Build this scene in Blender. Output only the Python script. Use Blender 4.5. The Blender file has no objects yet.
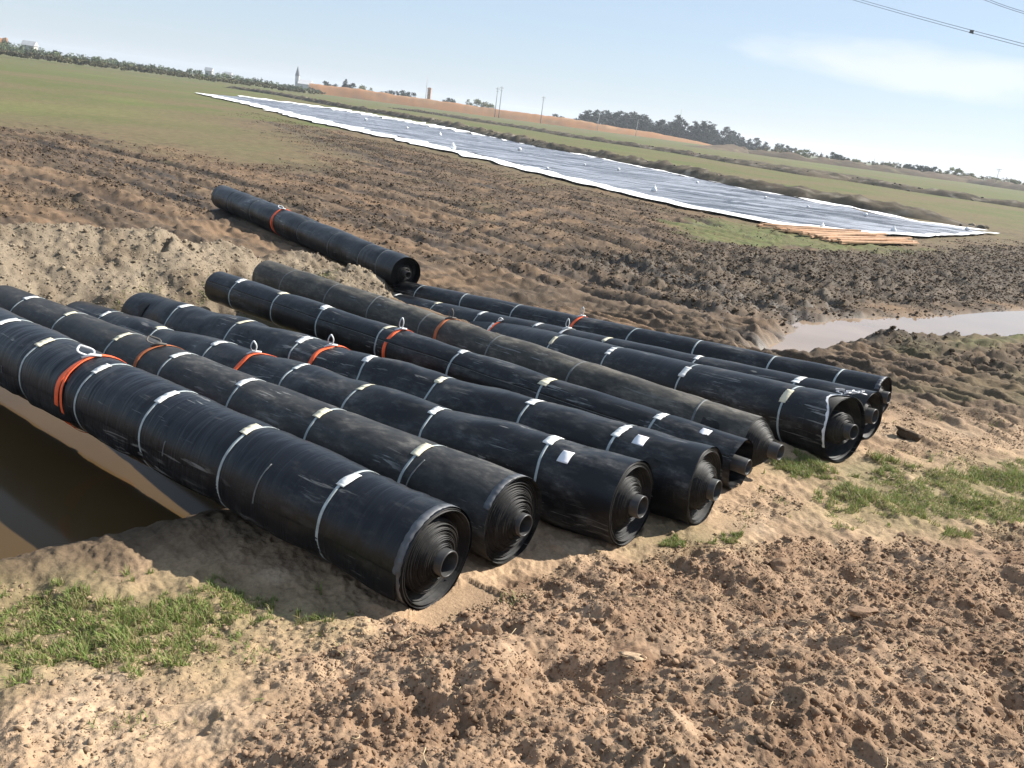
import bpy, math, random
import numpy as np
from mathutils import Vector, Matrix

random.seed(7)
RNG = np.random.default_rng(11)
scene = bpy.context.scene
COL = scene.collection
rad = math.radians

# ------------------------------------------------------------------ camera
F_PX, PITCH, ROLL, EYE = 830.0, rad(17.87), rad(7.57), 2.46
_U = np.array([0, math.sin(PITCH), math.cos(PITCH)])
_F = np.array([0, math.cos(PITCH), -math.sin(PITCH)])
_X = np.array([1.0, 0, 0])
CR = math.cos(ROLL) * _X + math.sin(ROLL) * _U
CU = -math.sin(ROLL) * _X + math.cos(ROLL) * _U
CAM = np.array([0, 0, EYE])

def ray(px, py):
    return (px - 512) / F_PX * CR + (384 - py) / F_PX * CU + _F

def at_z(px, py, z=0.0):
    d = ray(px, py)
    return CAM + d * ((z - EYE) / d[2])

def at_d(px, py, t):
    return CAM + ray(px, py) * t

def proj(p):
    q = np.asarray(p) - CAM
    w = q @ _F
    return 512 + F_PX * (q @ CR) / w, 384 - F_PX * (q @ CU) / w

cam_d = bpy.data.cameras.new('camera')
cam = bpy.data.objects.new('camera', cam_d)
COL.objects.link(cam)
M = Matrix(((CR[0], CU[0], -_F[0], 0), (CR[1], CU[1], -_F[1], 0), (CR[2], CU[2], -_F[2], EYE), (0, 0, 0, 1)))
cam.matrix_world = M
cam_d.sensor_width = 36
cam_d.lens = 36 * F_PX / 1024
cam_d.clip_start = 0.05
cam_d.clip_end = 30000
scene.camera = cam

# ------------------------------------------------------------------ noise
_U32 = np.uint32
def _hash(ix, iy, seed):
    ix = np.asarray(ix).astype(np.int64).astype(_U32); iy = np.asarray(iy).astype(np.int64).astype(_U32)
    h = ix * _U32(374761393) + iy * _U32(668265263) + _U32((seed * 1442695041) & 0xFFFFFFFF)
    h = (h ^ (h >> _U32(13))) * _U32(1274126177)
    h = (h ^ (h >> _U32(16))) * _U32(2246822519)
    return h ^ (h >> _U32(15))

_ANG = (np.arange(4096) + .5) * (2 * math.pi / 4096)
_COS, _SIN = np.cos(_ANG), np.sin(_ANG)

def rnd(ix, iy, seed):
    return _hash(ix, iy, seed) / 4294967296.0

def perlin(x, y, seed=0):
    x = np.asarray(x, float); y = np.asarray(y, float)
    x, y = np.broadcast_arrays(x, y)
    x0 = np.floor(x); y0 = np.floor(y)
    fx = x - x0; fy = y - y0
    ix = x0.astype(np.int64); iy = y0.astype(np.int64)
    u = fx * fx * fx * (fx * (fx * 6 - 15) + 10)
    v = fy * fy * fy * (fy * (fy * 6 - 15) + 10)
    def g(ox, oy):
        k = _hash(ix + ox, iy + oy, seed) >> _U32(20)
        return _COS[k] * (fx - ox) + _SIN[k] * (fy - oy)
    a = g(0, 0); b = g(1, 0); c = g(0, 1); d = g(1, 1)
    return ((a + (b - a) * u) * (1 - v) + (c + (d - c) * u) * v) * 1.45

def fbm(x, y, octv=4, seed=0, gain=0.5, lac=2.03):
    s = 0; a = 1; n = 0
    for k in range(octv):
        s = s + a * perlin(x, y, seed + k * 17); n += a
        x = x * lac + 3.1; y = y * lac + 1.7; a *= gain
    return s / n

def clods(x, y, cell, seed, fill=0.8, squash=0.75):
    """broken lumps of earth of one size with flat tilted tops: height above the base"""
    gx = x / cell; gy = y / cell
    wx = perlin(gx * 1.3, gy * 1.3, seed + 7); wy = perlin(gx * 1.3 + 9, gy * 1.3, seed + 8)
    gx = gx + .28 * wx; gy = gy + .28 * wy
    ix = np.floor(gx).astype(np.int64); iy = np.floor(gy).astype(np.int64)
    best = np.zeros_like(gx)
    for ox in (-1, 0, 1):
        for oy in (-1, 0, 1):
            jx = ix + ox; jy = iy + oy
            r = 0.22 + 0.55 * rnd(jx, jy, seed + 2) ** 1.6
            ang = rnd(jx, jy, seed + 4) * math.pi
            ca = np.cos(ang); sa = np.sin(ang)
            dx = gx - jx - rnd(jx, jy, seed); dy = gy - jy - rnd(jx, jy, seed + 1)
            u = dx * ca + dy * sa; v = (dy * ca - dx * sa) * 1.3
            au, av = np.abs(u), np.abs(v)
            d = np.maximum(np.maximum(au, av), .74 * (au + av))
            t1 = rnd(jx, jy, seed + 5) - .5; t2 = rnd(jx, jy, seed + 6) - .5
            h = np.minimum((r - d) * 1.9, r * (.42 + .5 * rnd(jx, jy, seed + 9)) + .9 * (t1 * u + t2 * v))
            best = np.maximum(best, np.where(rnd(jx, jy, seed + 3) < fill, h, 0))
    return best * cell * squash

def sstep(a, b, x):
    t = np.clip((x - a) / (b - a), 0, 1)
    return t * t * (3 - 2 * t)

def seg_dist(x, y, pts, vals=None):
    """distance to a polyline, and a value interpolated along it"""
    best = np.full(np.shape(x), 1e9); val = np.zeros(np.shape(x))
    for i in range(len(pts) - 1):
        ax, ay = pts[i][:2]; bx, by = pts[i + 1][:2]
        ex, ey = bx - ax, by - ay
        t = np.clip(((x - ax) * ex + (y - ay) * ey) / (ex * ex + ey * ey + 1e-12), 0, 1)
        d = np.hypot(x - ax - t * ex, y - ay - t * ey)
        m = d < best
        best = np.where(m, d, best)
        if vals is not None:
            val = np.where(m, vals[i] + (vals[i + 1] - vals[i]) * t, val)
    return (best, val) if vals is not None else best

def poly_sd(x, y, pts):
    """signed distance to a polygon, negative inside"""
    n = len(pts)
    d = seg_dist(x, y, list(pts) + [pts[0]])
    inside = np.zeros(np.shape(x), bool)
    for i in range(n):
        ax, ay = pts[i][:2]; bx, by = pts[(i + 1) % n][:2]
        c = ((ay > y) != (by > y)) & (x < (bx - ax) * (y - ay) / ((by - ay) or 1e-12) + ax)
        inside ^= c
    return np.where(inside, -d, d)

def pxpoly(pts, z=0.0):
    return [tuple(at_z(px, py, z)[:2]) for px, py in pts]

def lerp(a, b, t):
    return a + (b - a) * t

def mixc(c, col, m):
    return c + (np.array(col)[None, :] - c) * np.asarray(m)[:, None]

# ------------------------------------------------------------------ mesh helpers
def link(name, me, mat=None, parent=None, smooth=True):
    o = bpy.data.objects.new(name, me)
    COL.objects.link(o)
    if mat is not None:
        for m in (mat if isinstance(mat, (list, tuple)) else [mat]):
            me.materials.append(m)
    if parent is not None:
        o.parent = parent
    if smooth and len(me.polygons):
        me.polygons.foreach_set('use_smooth', np.ones(len(me.polygons), bool))
    return o

def np_mesh(name, V, Fq, mat=None, parent=None, smooth=True, cols=None, attrs=None):
    """V (n,3); Fq (m,k) faces with the same corner count"""
    me = bpy.data.meshes.new(name)
    V = np.asarray(V, np.float32); Fq = np.asarray(Fq, np.int32)
    k = Fq.shape[1]
    me.vertices.add(len(V)); me.vertices.foreach_set('co', V.ravel())
    me.loops.add(Fq.size); me.loops.foreach_set('vertex_index', Fq.ravel())
    me.polygons.add(len(Fq))
    me.polygons.foreach_set('loop_start', np.arange(0, Fq.size, k, dtype=np.int32))
    me.polygons.foreach_set('loop_total', np.full(len(Fq), k, np.int32))
    me.update(calc_edges=True)
    if cols is not None:
        a = me.attributes.new('Col', 'FLOAT_COLOR', 'POINT')
        c4 = np.ones((len(V), 4), np.float32); c4[:, :3] = cols
        a.data.foreach_set('color', c4.ravel())
    for nm, arr in (attrs or {}).items():
        a = me.attributes.new(nm, 'FLOAT', 'POINT')
        a.data.foreach_set('value', np.asarray(arr, np.float32))
    return link(name, me, mat, parent, smooth)

def grid_faces(nu, nv, wrap_v=False):
    i = np.arange(nu - 1)[:, None]; j = np.arange(nv if wrap_v else nv - 1)[None, :]
    j2 = (j + 1) % nv
    a = i * nv + j; b = i * nv + j2; c = (i + 1) * nv + j2; d = (i + 1) * nv + j
    return np.stack([a, d, c, b], -1).reshape(-1, 4)

class MB:
    """collects pieces that end up as ONE mesh"""
    def __init__(s): s.v = []; s.f = []; s.n = 0
    def add(s, V, Fc):
        V = np.asarray(V, float)
        s.v.append(V); s.f += [tuple(int(i) + s.n for i in f) for f in Fc]; s.n += len(V)
    def box(s, c, size, rot=None):
        sx, sy, sz = [q / 2 for q in size]
        V = np.array([[x, y, z] for x in (-sx, sx) for y in (-sy, sy) for z in (-sz, sz)])
        if rot is not None: V = V @ np.array(rot).T
        s.add(V + np.array(c), [(0, 1, 3, 2), (4, 6, 7, 5), (0, 4, 5, 1), (2, 3, 7, 6), (0, 2, 6, 4), (1, 5, 7, 3)])
    def tube(s, pts, r, n=8, closed=False, flat=1.0):
        pts = np.asarray(pts, float); m = len(pts)
        rr = np.broadcast_to(np.asarray(r, float), (m,))
        T = np.gradient(pts, axis=0) if not closed else (np.roll(pts, -1, 0) - np.roll(pts, 1, 0))
        T /= np.linalg.norm(T, axis=1)[:, None] + 1e-12
        ref = np.array([0, 0, 1.0]) if abs(T[0][2]) < .9 else np.array([1.0, 0, 0])
        V = []
        for i in range(m):
            a = np.cross(ref, T[i]); a /= np.linalg.norm(a) + 1e-12
            b = np.cross(T[i], a); ref = b
            for k in range(n):
                t = 2 * math.pi * k / n
                V.append(pts[i] + rr[i] * (math.cos(t) * a + flat * math.sin(t) * b))
        Fc = []
        for i in range(m if closed else m - 1):
            for k in range(n):
                k2 = (k + 1) % n; i2 = (i + 1) % m
                Fc.append((i * n + k, i * n + k2, i2 * n + k2, i2 * n + k))
        if not closed:
            Fc.append(tuple(range(n))[::-1]); Fc.append(tuple((m - 1) * n + k for k in range(n)))
        s.add(V, Fc)
    def build(s, name, mat=None, parent=None, smooth=True):
        me = bpy.data.meshes.new(name)
        V = np.concatenate(s.v) if s.v else np.zeros((0, 3))
        me.from_pydata([tuple(p) for p in V], [], s.f)
        me.update()
        return link(name, me, mat, parent, smooth)

def tag(o, label=None, cat=None, group=None, kind=None):
    if label: o['label'] = label
    if cat: o['category'] = cat
    if group: o['group'] = group
    if kind: o['kind'] = kind
    return o

def empty(name, loc, label, cat, group=None, mat3=None):
    o = bpy.data.objects.new(name, None)
    COL.objects.link(o)
    o.empty_display_size = .2
    if mat3 is not None:
        m = Matrix([list(r) for r in mat3]).to_4x4()
        m.translation = Vector(loc)
        o.matrix_world = m
    else:
        o.location = loc
    return tag(o, label, cat, group)

# ------------------------------------------------------------------ materials
class NT:
    def __init__(s, name):
        s.m = bpy.data.materials.new(name); s.m.use_nodes = True
        s.t = s.m.node_tree; s.t.nodes.clear()
        s.out = s.n('ShaderNodeOutputMaterial'); s.b = s.n('ShaderNodeBsdfPrincipled')
        s.l(s.b.outputs[0], s.out.inputs[0])
    def n(s, typ, **kw):
        q = s.t.nodes.new(typ)
        for k, v in kw.items():
            if k in q.inputs.keys() if hasattr(q.inputs, 'keys') else False: q.inputs[k].default_value = v
            else: setattr(q, k, v)
        return q
    def l(s, a, b): s.t.links.new(a, b)
    def noise(s, vec, scale, detail=4, rough=.55, dist=0):
        q = s.n('ShaderNodeTexNoise'); s.l(vec, q.inputs['Vector'])
        q.inputs['Scale'].default_value = scale; q.inputs['Detail'].default_value = detail
        q.inputs['Roughness'].default_value = rough; q.inputs['Distortion'].default_value = dist
        return q.outputs[0]
    def ramp(s, fac, stops):
        q = s.n('ShaderNodeValToRGB'); s.l(fac, q.inputs[0])
        e = q.color_ramp.elements
        while len(e) < len(stops): e.new(.5)
        for el, (p, c) in zip(e, stops):
            el.position = p
            el.color = (c, c, c, 1) if not hasattr(c, '__len__') else (*c, 1)
        return q.outputs[0]
    def mix(s, fac, a, b, blend='MIX'):
        q = s.n('ShaderNodeMix'); q.data_type = 'RGBA'; q.blend_type = blend
        for sock, val in ((q.inputs[0], fac), (q.inputs[6], a), (q.inputs[7], b)):
            if hasattr(val, 'is_linked'): s.l(val, sock)
            elif hasattr(val, '__len__'): sock.default_value = (*val, 1)
            else: sock.default_value = val
        return q.outputs[2]
    def math(s, op, a, b=0.0):
        q = s.n('ShaderNodeMath'); q.operation = op
        for sock, val in ((q.inputs[0], a), (q.inputs[1], b)):
            if hasattr(val, 'is_linked'): s.l(val, sock)
            else: sock.default_value = val
        return q.outputs[0]
    def mapv(s, vec, scale, loc=None):
        q = s.n('ShaderNodeMapping'); s.l(vec, q.inputs[0]); q.inputs['Scale'].default_value = scale
        if loc is not None: s.l(loc, q.inputs['Location'])
        return q.outputs[0]
    def bump(s, h, strength, dist, prev=None):
        q = s.n('ShaderNodeBump'); s.l(h, q.inputs['Height'])
        q.inputs['Strength'].default_value = strength; q.inputs['Distance'].default_value = dist
        if prev is not None: s.l(prev, q.inputs['Normal'])
        return q.outputs[0]
    def set(s, **kw):
        for k, v in kw.items():
            k = {'color': 'Base Color', 'rough': 'Roughness', 'spec': 'Specular IOR Level', 'normal': 'Normal', 'metal': 'Metallic', 'ior': 'IOR'}.get(k, k)
            sock = s.b.inputs[k]
            if hasattr(v, 'is_linked'): s.l(v, sock)
            elif hasattr(v, '__len__'): sock.default_value = (*v, 1)
            else: sock.default_value = v
        return s.m

def soil_material(name, fine=1.0):
    t = NT(name)
    co = t.n('ShaderNodeTexCoord').outputs['Object']
    at = t.n('ShaderNodeAttribute'); at.attribute_name = 'Col'
    wt = t.n('ShaderNodeAttribute'); wt.attribute_name = 'wet'
    n1 = t.noise(co, 3.0, 6, .62)
    n2 = t.noise(co, 45, 4, .65)
    n3 = t.noise(co, 160, 3, .6)
    c = t.mix(1.0, at.outputs['Color'], t.ramp(n1, [(.25, .72), (.75, 1.25)]), 'MULTIPLY')
    c = t.mix(1.0, c, t.ramp(n2, [(.25, .74), (.75, 1.24)]), 'MULTIPLY')
    b = t.bump(n2, .55 * fine, .012)
    b = t.bump(n3, .5 * fine, .004, b)
    r = t.math('SUBTRACT', .96, t.math('MULTIPLY', wt.outputs['Fac'], .45))
    sp = t.math('ADD', .12, t.math('MULTIPLY', wt.outputs['Fac'], .3))
    return t.set(color=c, rough=r, spec=sp, normal=b)

M_SOIL = soil_material('soil')

def membrane_material(name, base, dust, lo, hi, rough, wr=.35):
    t = NT(name)
    tc = t.n('ShaderNodeTexCoord').outputs['Object']
    oi = t.n('ShaderNodeObjectInfo').outputs['Random']
    off = t.n('ShaderNodeCombineXYZ')
    t.l(t.math('MULTIPLY', oi, 37.0), off.inputs[0]); t.l(t.math('MULTIPLY', oi, 11.0), off.inputs[1])
    co = t.mapv(tc, (1, 1, 1), off.outputs[0])
    a = t.noise(t.mapv(co, (1.2, 3, 3)), 1.6, 7, .68, .4)
    b_ = t.noise(t.mapv(co, (3.5, 9, 9)), 2.6, 6, .7)
    m = t.math('ADD', t.math('MULTIPLY', a, .6), t.math('MULTIPLY', b_, .4))
    mask = t.ramp(m, [(lo, 0.0), ((lo + hi) / 2, .25), (hi, 1.0)])
    streak = t.ramp(t.noise(t.mapv(co, (14, 2.2, 2.2)), 1.0, 5, .7), [(.62, 0.0), (.75, 1.0)])
    mask2 = t.math('MINIMUM', t.math('ADD', mask, t.math('MULTIPLY', streak, .18)), 1.0)
    # short pale scratches and scuffs
    sc = t.ramp(t.noise(t.mapv(co, (1.5, 22, 22)), 1.3, 3, .6, 1.2), [(.61, 0.0), (.65, 1.0)])
    sp_ = t.ramp(t.noise(t.mapv(co, (1, 1.6, 1.6)), 1.1, 3), [(.50, 0.0), (.60, 1.0)])
    scm = t.math('MULTIPLY', t.math('MULTIPLY', sc, sp_), .75)
    col = t.mix(scm, t.mix(mask2, base, dust), (.24, .235, .22))
    r = t.math('ADD', rough, t.math('MULTIPLY', mask2, .32))
    w1 = t.noise(t.mapv(co, (9, 1.3, 1.3)), 1.5, 3, .5, .6)
    w2 = t.noise(co, 70, 3, .6)
    n = t.bump(w1, wr, .02)
    n = t.bump(w2, .16, .003, n)
    return t.set(color=col, rough=r, spec=.30, normal=n)

M_BLACK = membrane_material('black_membrane', (.0060, .0064, .0078), (.112, .110, .106), .48, .66, .36, .16)
M_WRINK = membrane_material('black_wrinkled_membrane', (.0062, .0072, .0100), (.10, .098, .095), .52, .72, .33, .5)
M_GREY = membrane_material('dusty_membrane', (.0115, .0114, .0114), (.118, .112, .102), .42, .64, .46, .15)
M_DUSTY = membrane_material('very_dusty_membrane', (.021, .0198, .018), (.15, .135, .11), .36, .62, .55, .2)

def layer_material():
    t = NT('membrane_layers')
    co = t.n('ShaderNodeTexCoord').outputs['Object']
    m = t.ramp(t.noise(co, 9, 6, .7), [(.45, 0.0), (.75, 1.0)])
    return t.set(color=t.mix(m, (.007, .007, .0075), (.04, .037, .032)), rough=.6, spec=.25,
                 normal=t.bump(t.noise(co, 60, 3), .2, .003))
M_LAYER = layer_material()

def simple(name, col, rough=.6, var=.2, scale=12, spec=.4, bump=.15, bd=.003):
    t = NT(name)
    co = t.n('ShaderNodeTexCoord').outputs['Object']
    n = t.noise(co, scale, 5, .6)
    c = t.mix(1.0, col, t.ramp(n, [(.25, 1 - var), (.75, 1 + var)]), 'MULTIPLY')
    return t.set(color=c, rough=rough, spec=spec, normal=t.bump(n, bump, bd))

M_PIPE = simple('core_pipe_plastic', (.035, .034, .033), .42, .4, 15)
M_STRAP = simple('strap_webbing', (.36, .40, .40), .55, .35, 20)
M_STRAPD = simple('grey_strap_webbing', (.13, .135, .13), .6, .4, 20)
M_PAD = simple('white_paper_pad', (.74, .74, .70), .8, .12, 9)
M_PADY = simple('cream_paper_pad', (.68, .62, .45), .8, .18, 9)
M_STICK = simple('white_sticker', (.76, .75, .77), .6, .06, 9)
M_SLING = simple('orange_sling', (.90, .135, .04), .6, .25, 16)
M_SLINGF = simple('faded_orange_sling', (.42, .13, .05), .75, .4, 16)
M_LOOP = simple('white_sling_loop', (.60, .61, .60), .65, .25, 20)
M_LOOPD = simple('muddy_sling_loop', (.10, .09, .08), .75, .35, 20)
M_EDGE = simple('worn_membrane_edge', (.085, .09, .098), .55, .55, 14)
M_TAPE = simple('torn_white_edge', (.62, .62, .62), .6, .3, 18)

# ------------------------------------------------------------------ the rolls: where they lie
class RollSpec: pass
def spec(key, npx, npz, D, top, t_far, length=None):
    """near: centre of the near end; top/t_far: upper outline of the far part and its depth"""
    r = RollSpec(); r.key = key; r.R = D / 2
    r.near = at_z(npx[0], npx[1], npz)
    pt = at_d(top[0], top[1], t_far); r.far = pt - np.array([0, 0, r.R])
    for _ in range(3):
        a = r.near - r.far; a /= np.linalg.norm(a)
        v = pt - CAM; u = np.cross(a, v); u /= np.linalg.norm(u)
        if u[2] < 0: u = -u
        r.far = pt - u * r.R
    if length:
        d = r.far - r.near; d *= length / np.linalg.norm(d); r.far = r.near + d
    r.axis = r.near - r.far; r.L = float(np.linalg.norm(r.axis)); r.axis /= r.L
    r.Y = np.cross([0, 0, 1.0], r.axis); r.Y /= np.linalg.norm(r.Y)
    r.Z = np.cross(r.axis, r.Y)
    return r

FZ = -0.45                 # level of the field behind the bank
SPECS = {
 'A': spec('A', (438, 559), .275, .555, (0, 308), 6.85, 8.1),
 'B': spec('B', (514, 521), .262, .525, (14, 287), 8.9),
 'C': spec('C', (632, 504), .275, .555, (88, 302), 9.2),
 'D': spec('D', (705, 487), .275, .555, (150, 293), 9.5),
 'E': spec('E', (741, 465), .20, .40, (224, 272), 10.3),
 'F': spec('F', (755, 444), .225, .45, (272, 261), 11.2),
 'G': spec('G', (845, 430), .285, .575, (425, 304), 13.0),
 'H': spec('H', (872, 416), .23, .46, (392, 292), 13.2),
 'I': spec('I', (884, 397), .205, .41, (405, 281), 13.5),
 'J': spec('J', (406, 274), -.165, .545, (227, 186), 19.0),
}
import sys
for k_, r_ in SPECS.items(): print(k_, np.round(r_.near, 2), np.round(r_.far, 2), round(r_.L, 2), file=sys.stderr)
# ------------------------------------------------------------------ ground shape
WATER_Z = -0.25
PUDDLE_Z = -0.27
DITCH = pxpoly([(196, 500), (150, 512), (100, 523), (50, 533), (0, 545), (-160, 560), (-420, 430), (-200, 330), (-40, 330)], WATER_Z)
# the channel goes on beneath the rolls
DITCH = DITCH[:6] + [(-8.5, 5.4), (-8.5, 7.2), (-6.0, 7.3), (-4.0, 7.2), (-2.2, 6.8), (-1.3, 6.3), (-1.5, 5.7)]
PUDDLE = pxpoly([(762, 358), (785, 343), (806, 330), (832, 322), (870, 320), (905, 320), (945, 319), (985, 314), (1024, 312), (1150, 300),
                 (1180, 322), (1024, 333), (1000, 338), (955, 339), (915, 340), (880, 338), (855, 341), (846, 348), (824, 352), (800, 355), (780, 358)], PUDDLE_Z)
MOUND = pxpoly([(250, 780), (345, 655), (420, 612), (490, 575), (560, 545), (640, 542), (710, 528), (790, 535), (870, 520), (950, 528), (1030, 512), (1300, 540)], .12)
MOUND = MOUND + [(6, 1.0), (3, -2), (-1.2, -2)]
ROLLAREA = [tuple(SPECS[k].near[:2]) for k in 'ABCDEFGHI'] + [tuple(SPECS[k].far[:2]) for k in 'IGFEDCA']
RUTS = [pxpoly(p, FZ) for p in (
    [(-40, 128), (50, 138), (90, 152), (150, 166), (216, 184), (320, 207), (440, 238), (560, 262), (660, 292), (760, 335)],
    [(-60, 150), (40, 153), (80, 160), (150, 178), (205, 200)],
    [(-60, 168), (40, 172), (90, 182), (140, 198), (190, 214)],
    [(330, 212), (420, 243), (520, 275), (600, 300), (690, 333), (760, 362)],
    [(300, 172), (430, 205), (520, 225), (600, 247), (690, 275), (790, 310)],
    [(340, 160), (430, 180), (520, 205), (620, 228), (700, 255), (810, 285), (900, 300)],
    [(260, 116), (330, 141), (400, 163), (470, 180), (540, 196), (620, 210), (690, 222)],
    [(300, 135), (390, 168), (460, 190), (560, 212), (640, 236)],
    [(420, 222), (500, 246), (590, 275), (670, 300), (750, 322)])]
MUDLINE = pxpoly([(-300, 100), (-60, 122), (0, 126), (100, 138), (200, 157), (300, 168), (330, 155), (255, 112), (300, 121), (470, 160), (600, 192),
                  (700, 214), (790, 232), (880, 246), (960, 243), (1040, 238), (1250, 290), (1300, 420), (1000, 430), (880, 440), (600, 430), (300, 330), (-300, 260)], FZ)
DARKMUD = pxpoly([(640, 255), (720, 246), (800, 252), (880, 254), (960, 248), (1060, 250), (1120, 290), (1020, 306), (930, 312), (850, 316), (800, 322), (770, 336), (700, 322), (620, 290), (560, 268)], FZ)
MUDBANK = [tuple(at_z(x, y, FZ + .3)[:2]) for x, y in ((640, 262), (720, 262), (790, 268), (850, 272), (920, 268), (990, 266), (1080, 268))]
NEARBANK = [tuple(at_z(x, y, FZ + .2)[:2]) for x, y in ((835, 348), (865, 347), (890, 350))]
GREENP = [pxpoly(p, FZ) for p in ([(668, 224), (720, 220), (790, 232), (860, 240), (930, 250), (860, 254), (780, 250), (700, 243)],
                              [(900, 388), (1000, 350), (1030, 335), (1100, 340), (1060, 360), (985, 362), (940, 380)])]
GRASSP = [(pxpoly([(-60, 565), (20, 560), (75, 556), (115, 568), (160, 566), (220, 580), (300, 590), (345, 612), (325, 645), (265, 665), (215, 695), (150, 708), (85, 690), (40, 720), (-60, 740)], .04), 'left'),
          (pxpoly([(810, 500), (850, 485), (930, 468), (1030, 462), (1100, 475), (1060, 520), (1000, 532), (930, 534), (870, 530), (820, 522)], .0), 'right'),
          (pxpoly([(762, 464), (800, 459), (870, 462), (900, 470), (862, 481), (800, 478), (765, 474)], .0), 'ends'),
          (pxpoly([(640, 532), (670, 524), (735, 528), (730, 540), (680, 543), (645, 540)], .05), 'mid')]

def roll_clear(x, y, z, pad=.0):
    """ground never pokes up through a roll: it is pressed down under it"""
    for r in SPECS.values():
        a = r.far; ax = r.axis
        s = (x - a[0]) * ax[0] + (y - a[1]) * ax[1]
        hx, hy = r.Y[0], r.Y[1]
        d = np.abs((x - a[0]) * hx + (y - a[1]) * hy)
        zc = a[2] + np.clip(s, 0, r.L) * ax[2]
        k = np.clip(d / (r.R + .02), 0, 1)
        bottom = zc - (r.R + .0) * np.sqrt(1 - k * k) + .012
        ok = (s > -.08) & (s < r.L + .30) & (d < r.R + .02)
        ok2 = (s > r.L) & ok
        bottom = np.where(ok2, zc - r.R + .02 + .25 * (s - r.L) ** 2, bottom)
        z = np.where(ok, np.minimum(z, bottom), z)
    return z

def tracks(x, y):
    """long curved wheel tracks: lanes (smooth or churned) and narrow ruts"""
    yref = np.where(x < -2, -.70 * (x + 2), -.70 * (x + 2) - .39 * np.clip((x + 2) / 3, 0, 1) ** 2 * 3 * .5 * 2 - .78 * np.maximum(x - 1, 0))
    sl = np.where(x < -2, .70, np.where(x > 1, 1.48, .70 + .78 * np.clip((x + 2) / 3, 0, 1)))
    ac = (y - yref) / np.sqrt(1 + sl * sl) + .22 * fbm(x * .25, y * .25, 2, 601)
    lane = fbm(ac * .75, x * .05, 3, 603) * 1.3
    n1 = perlin(ac * .62, x * .035, 605); n2 = perlin(ac * 1.05 + 7, x * .05, 607)
    rut = np.maximum(np.exp(-(n1 / .085) ** 2), .8 * np.exp(-(n2 / .10) ** 2)) * np.clip(.55 + 1.2 * fbm(x * .12, y * .12, 2, 609), 0, 1)
    side = np.maximum(np.exp(-((np.abs(n1) - .24) / .09) ** 2), .8 * np.exp(-((np.abs(n2) - .28) / .10) ** 2))
    return lane, rut, side

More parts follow.
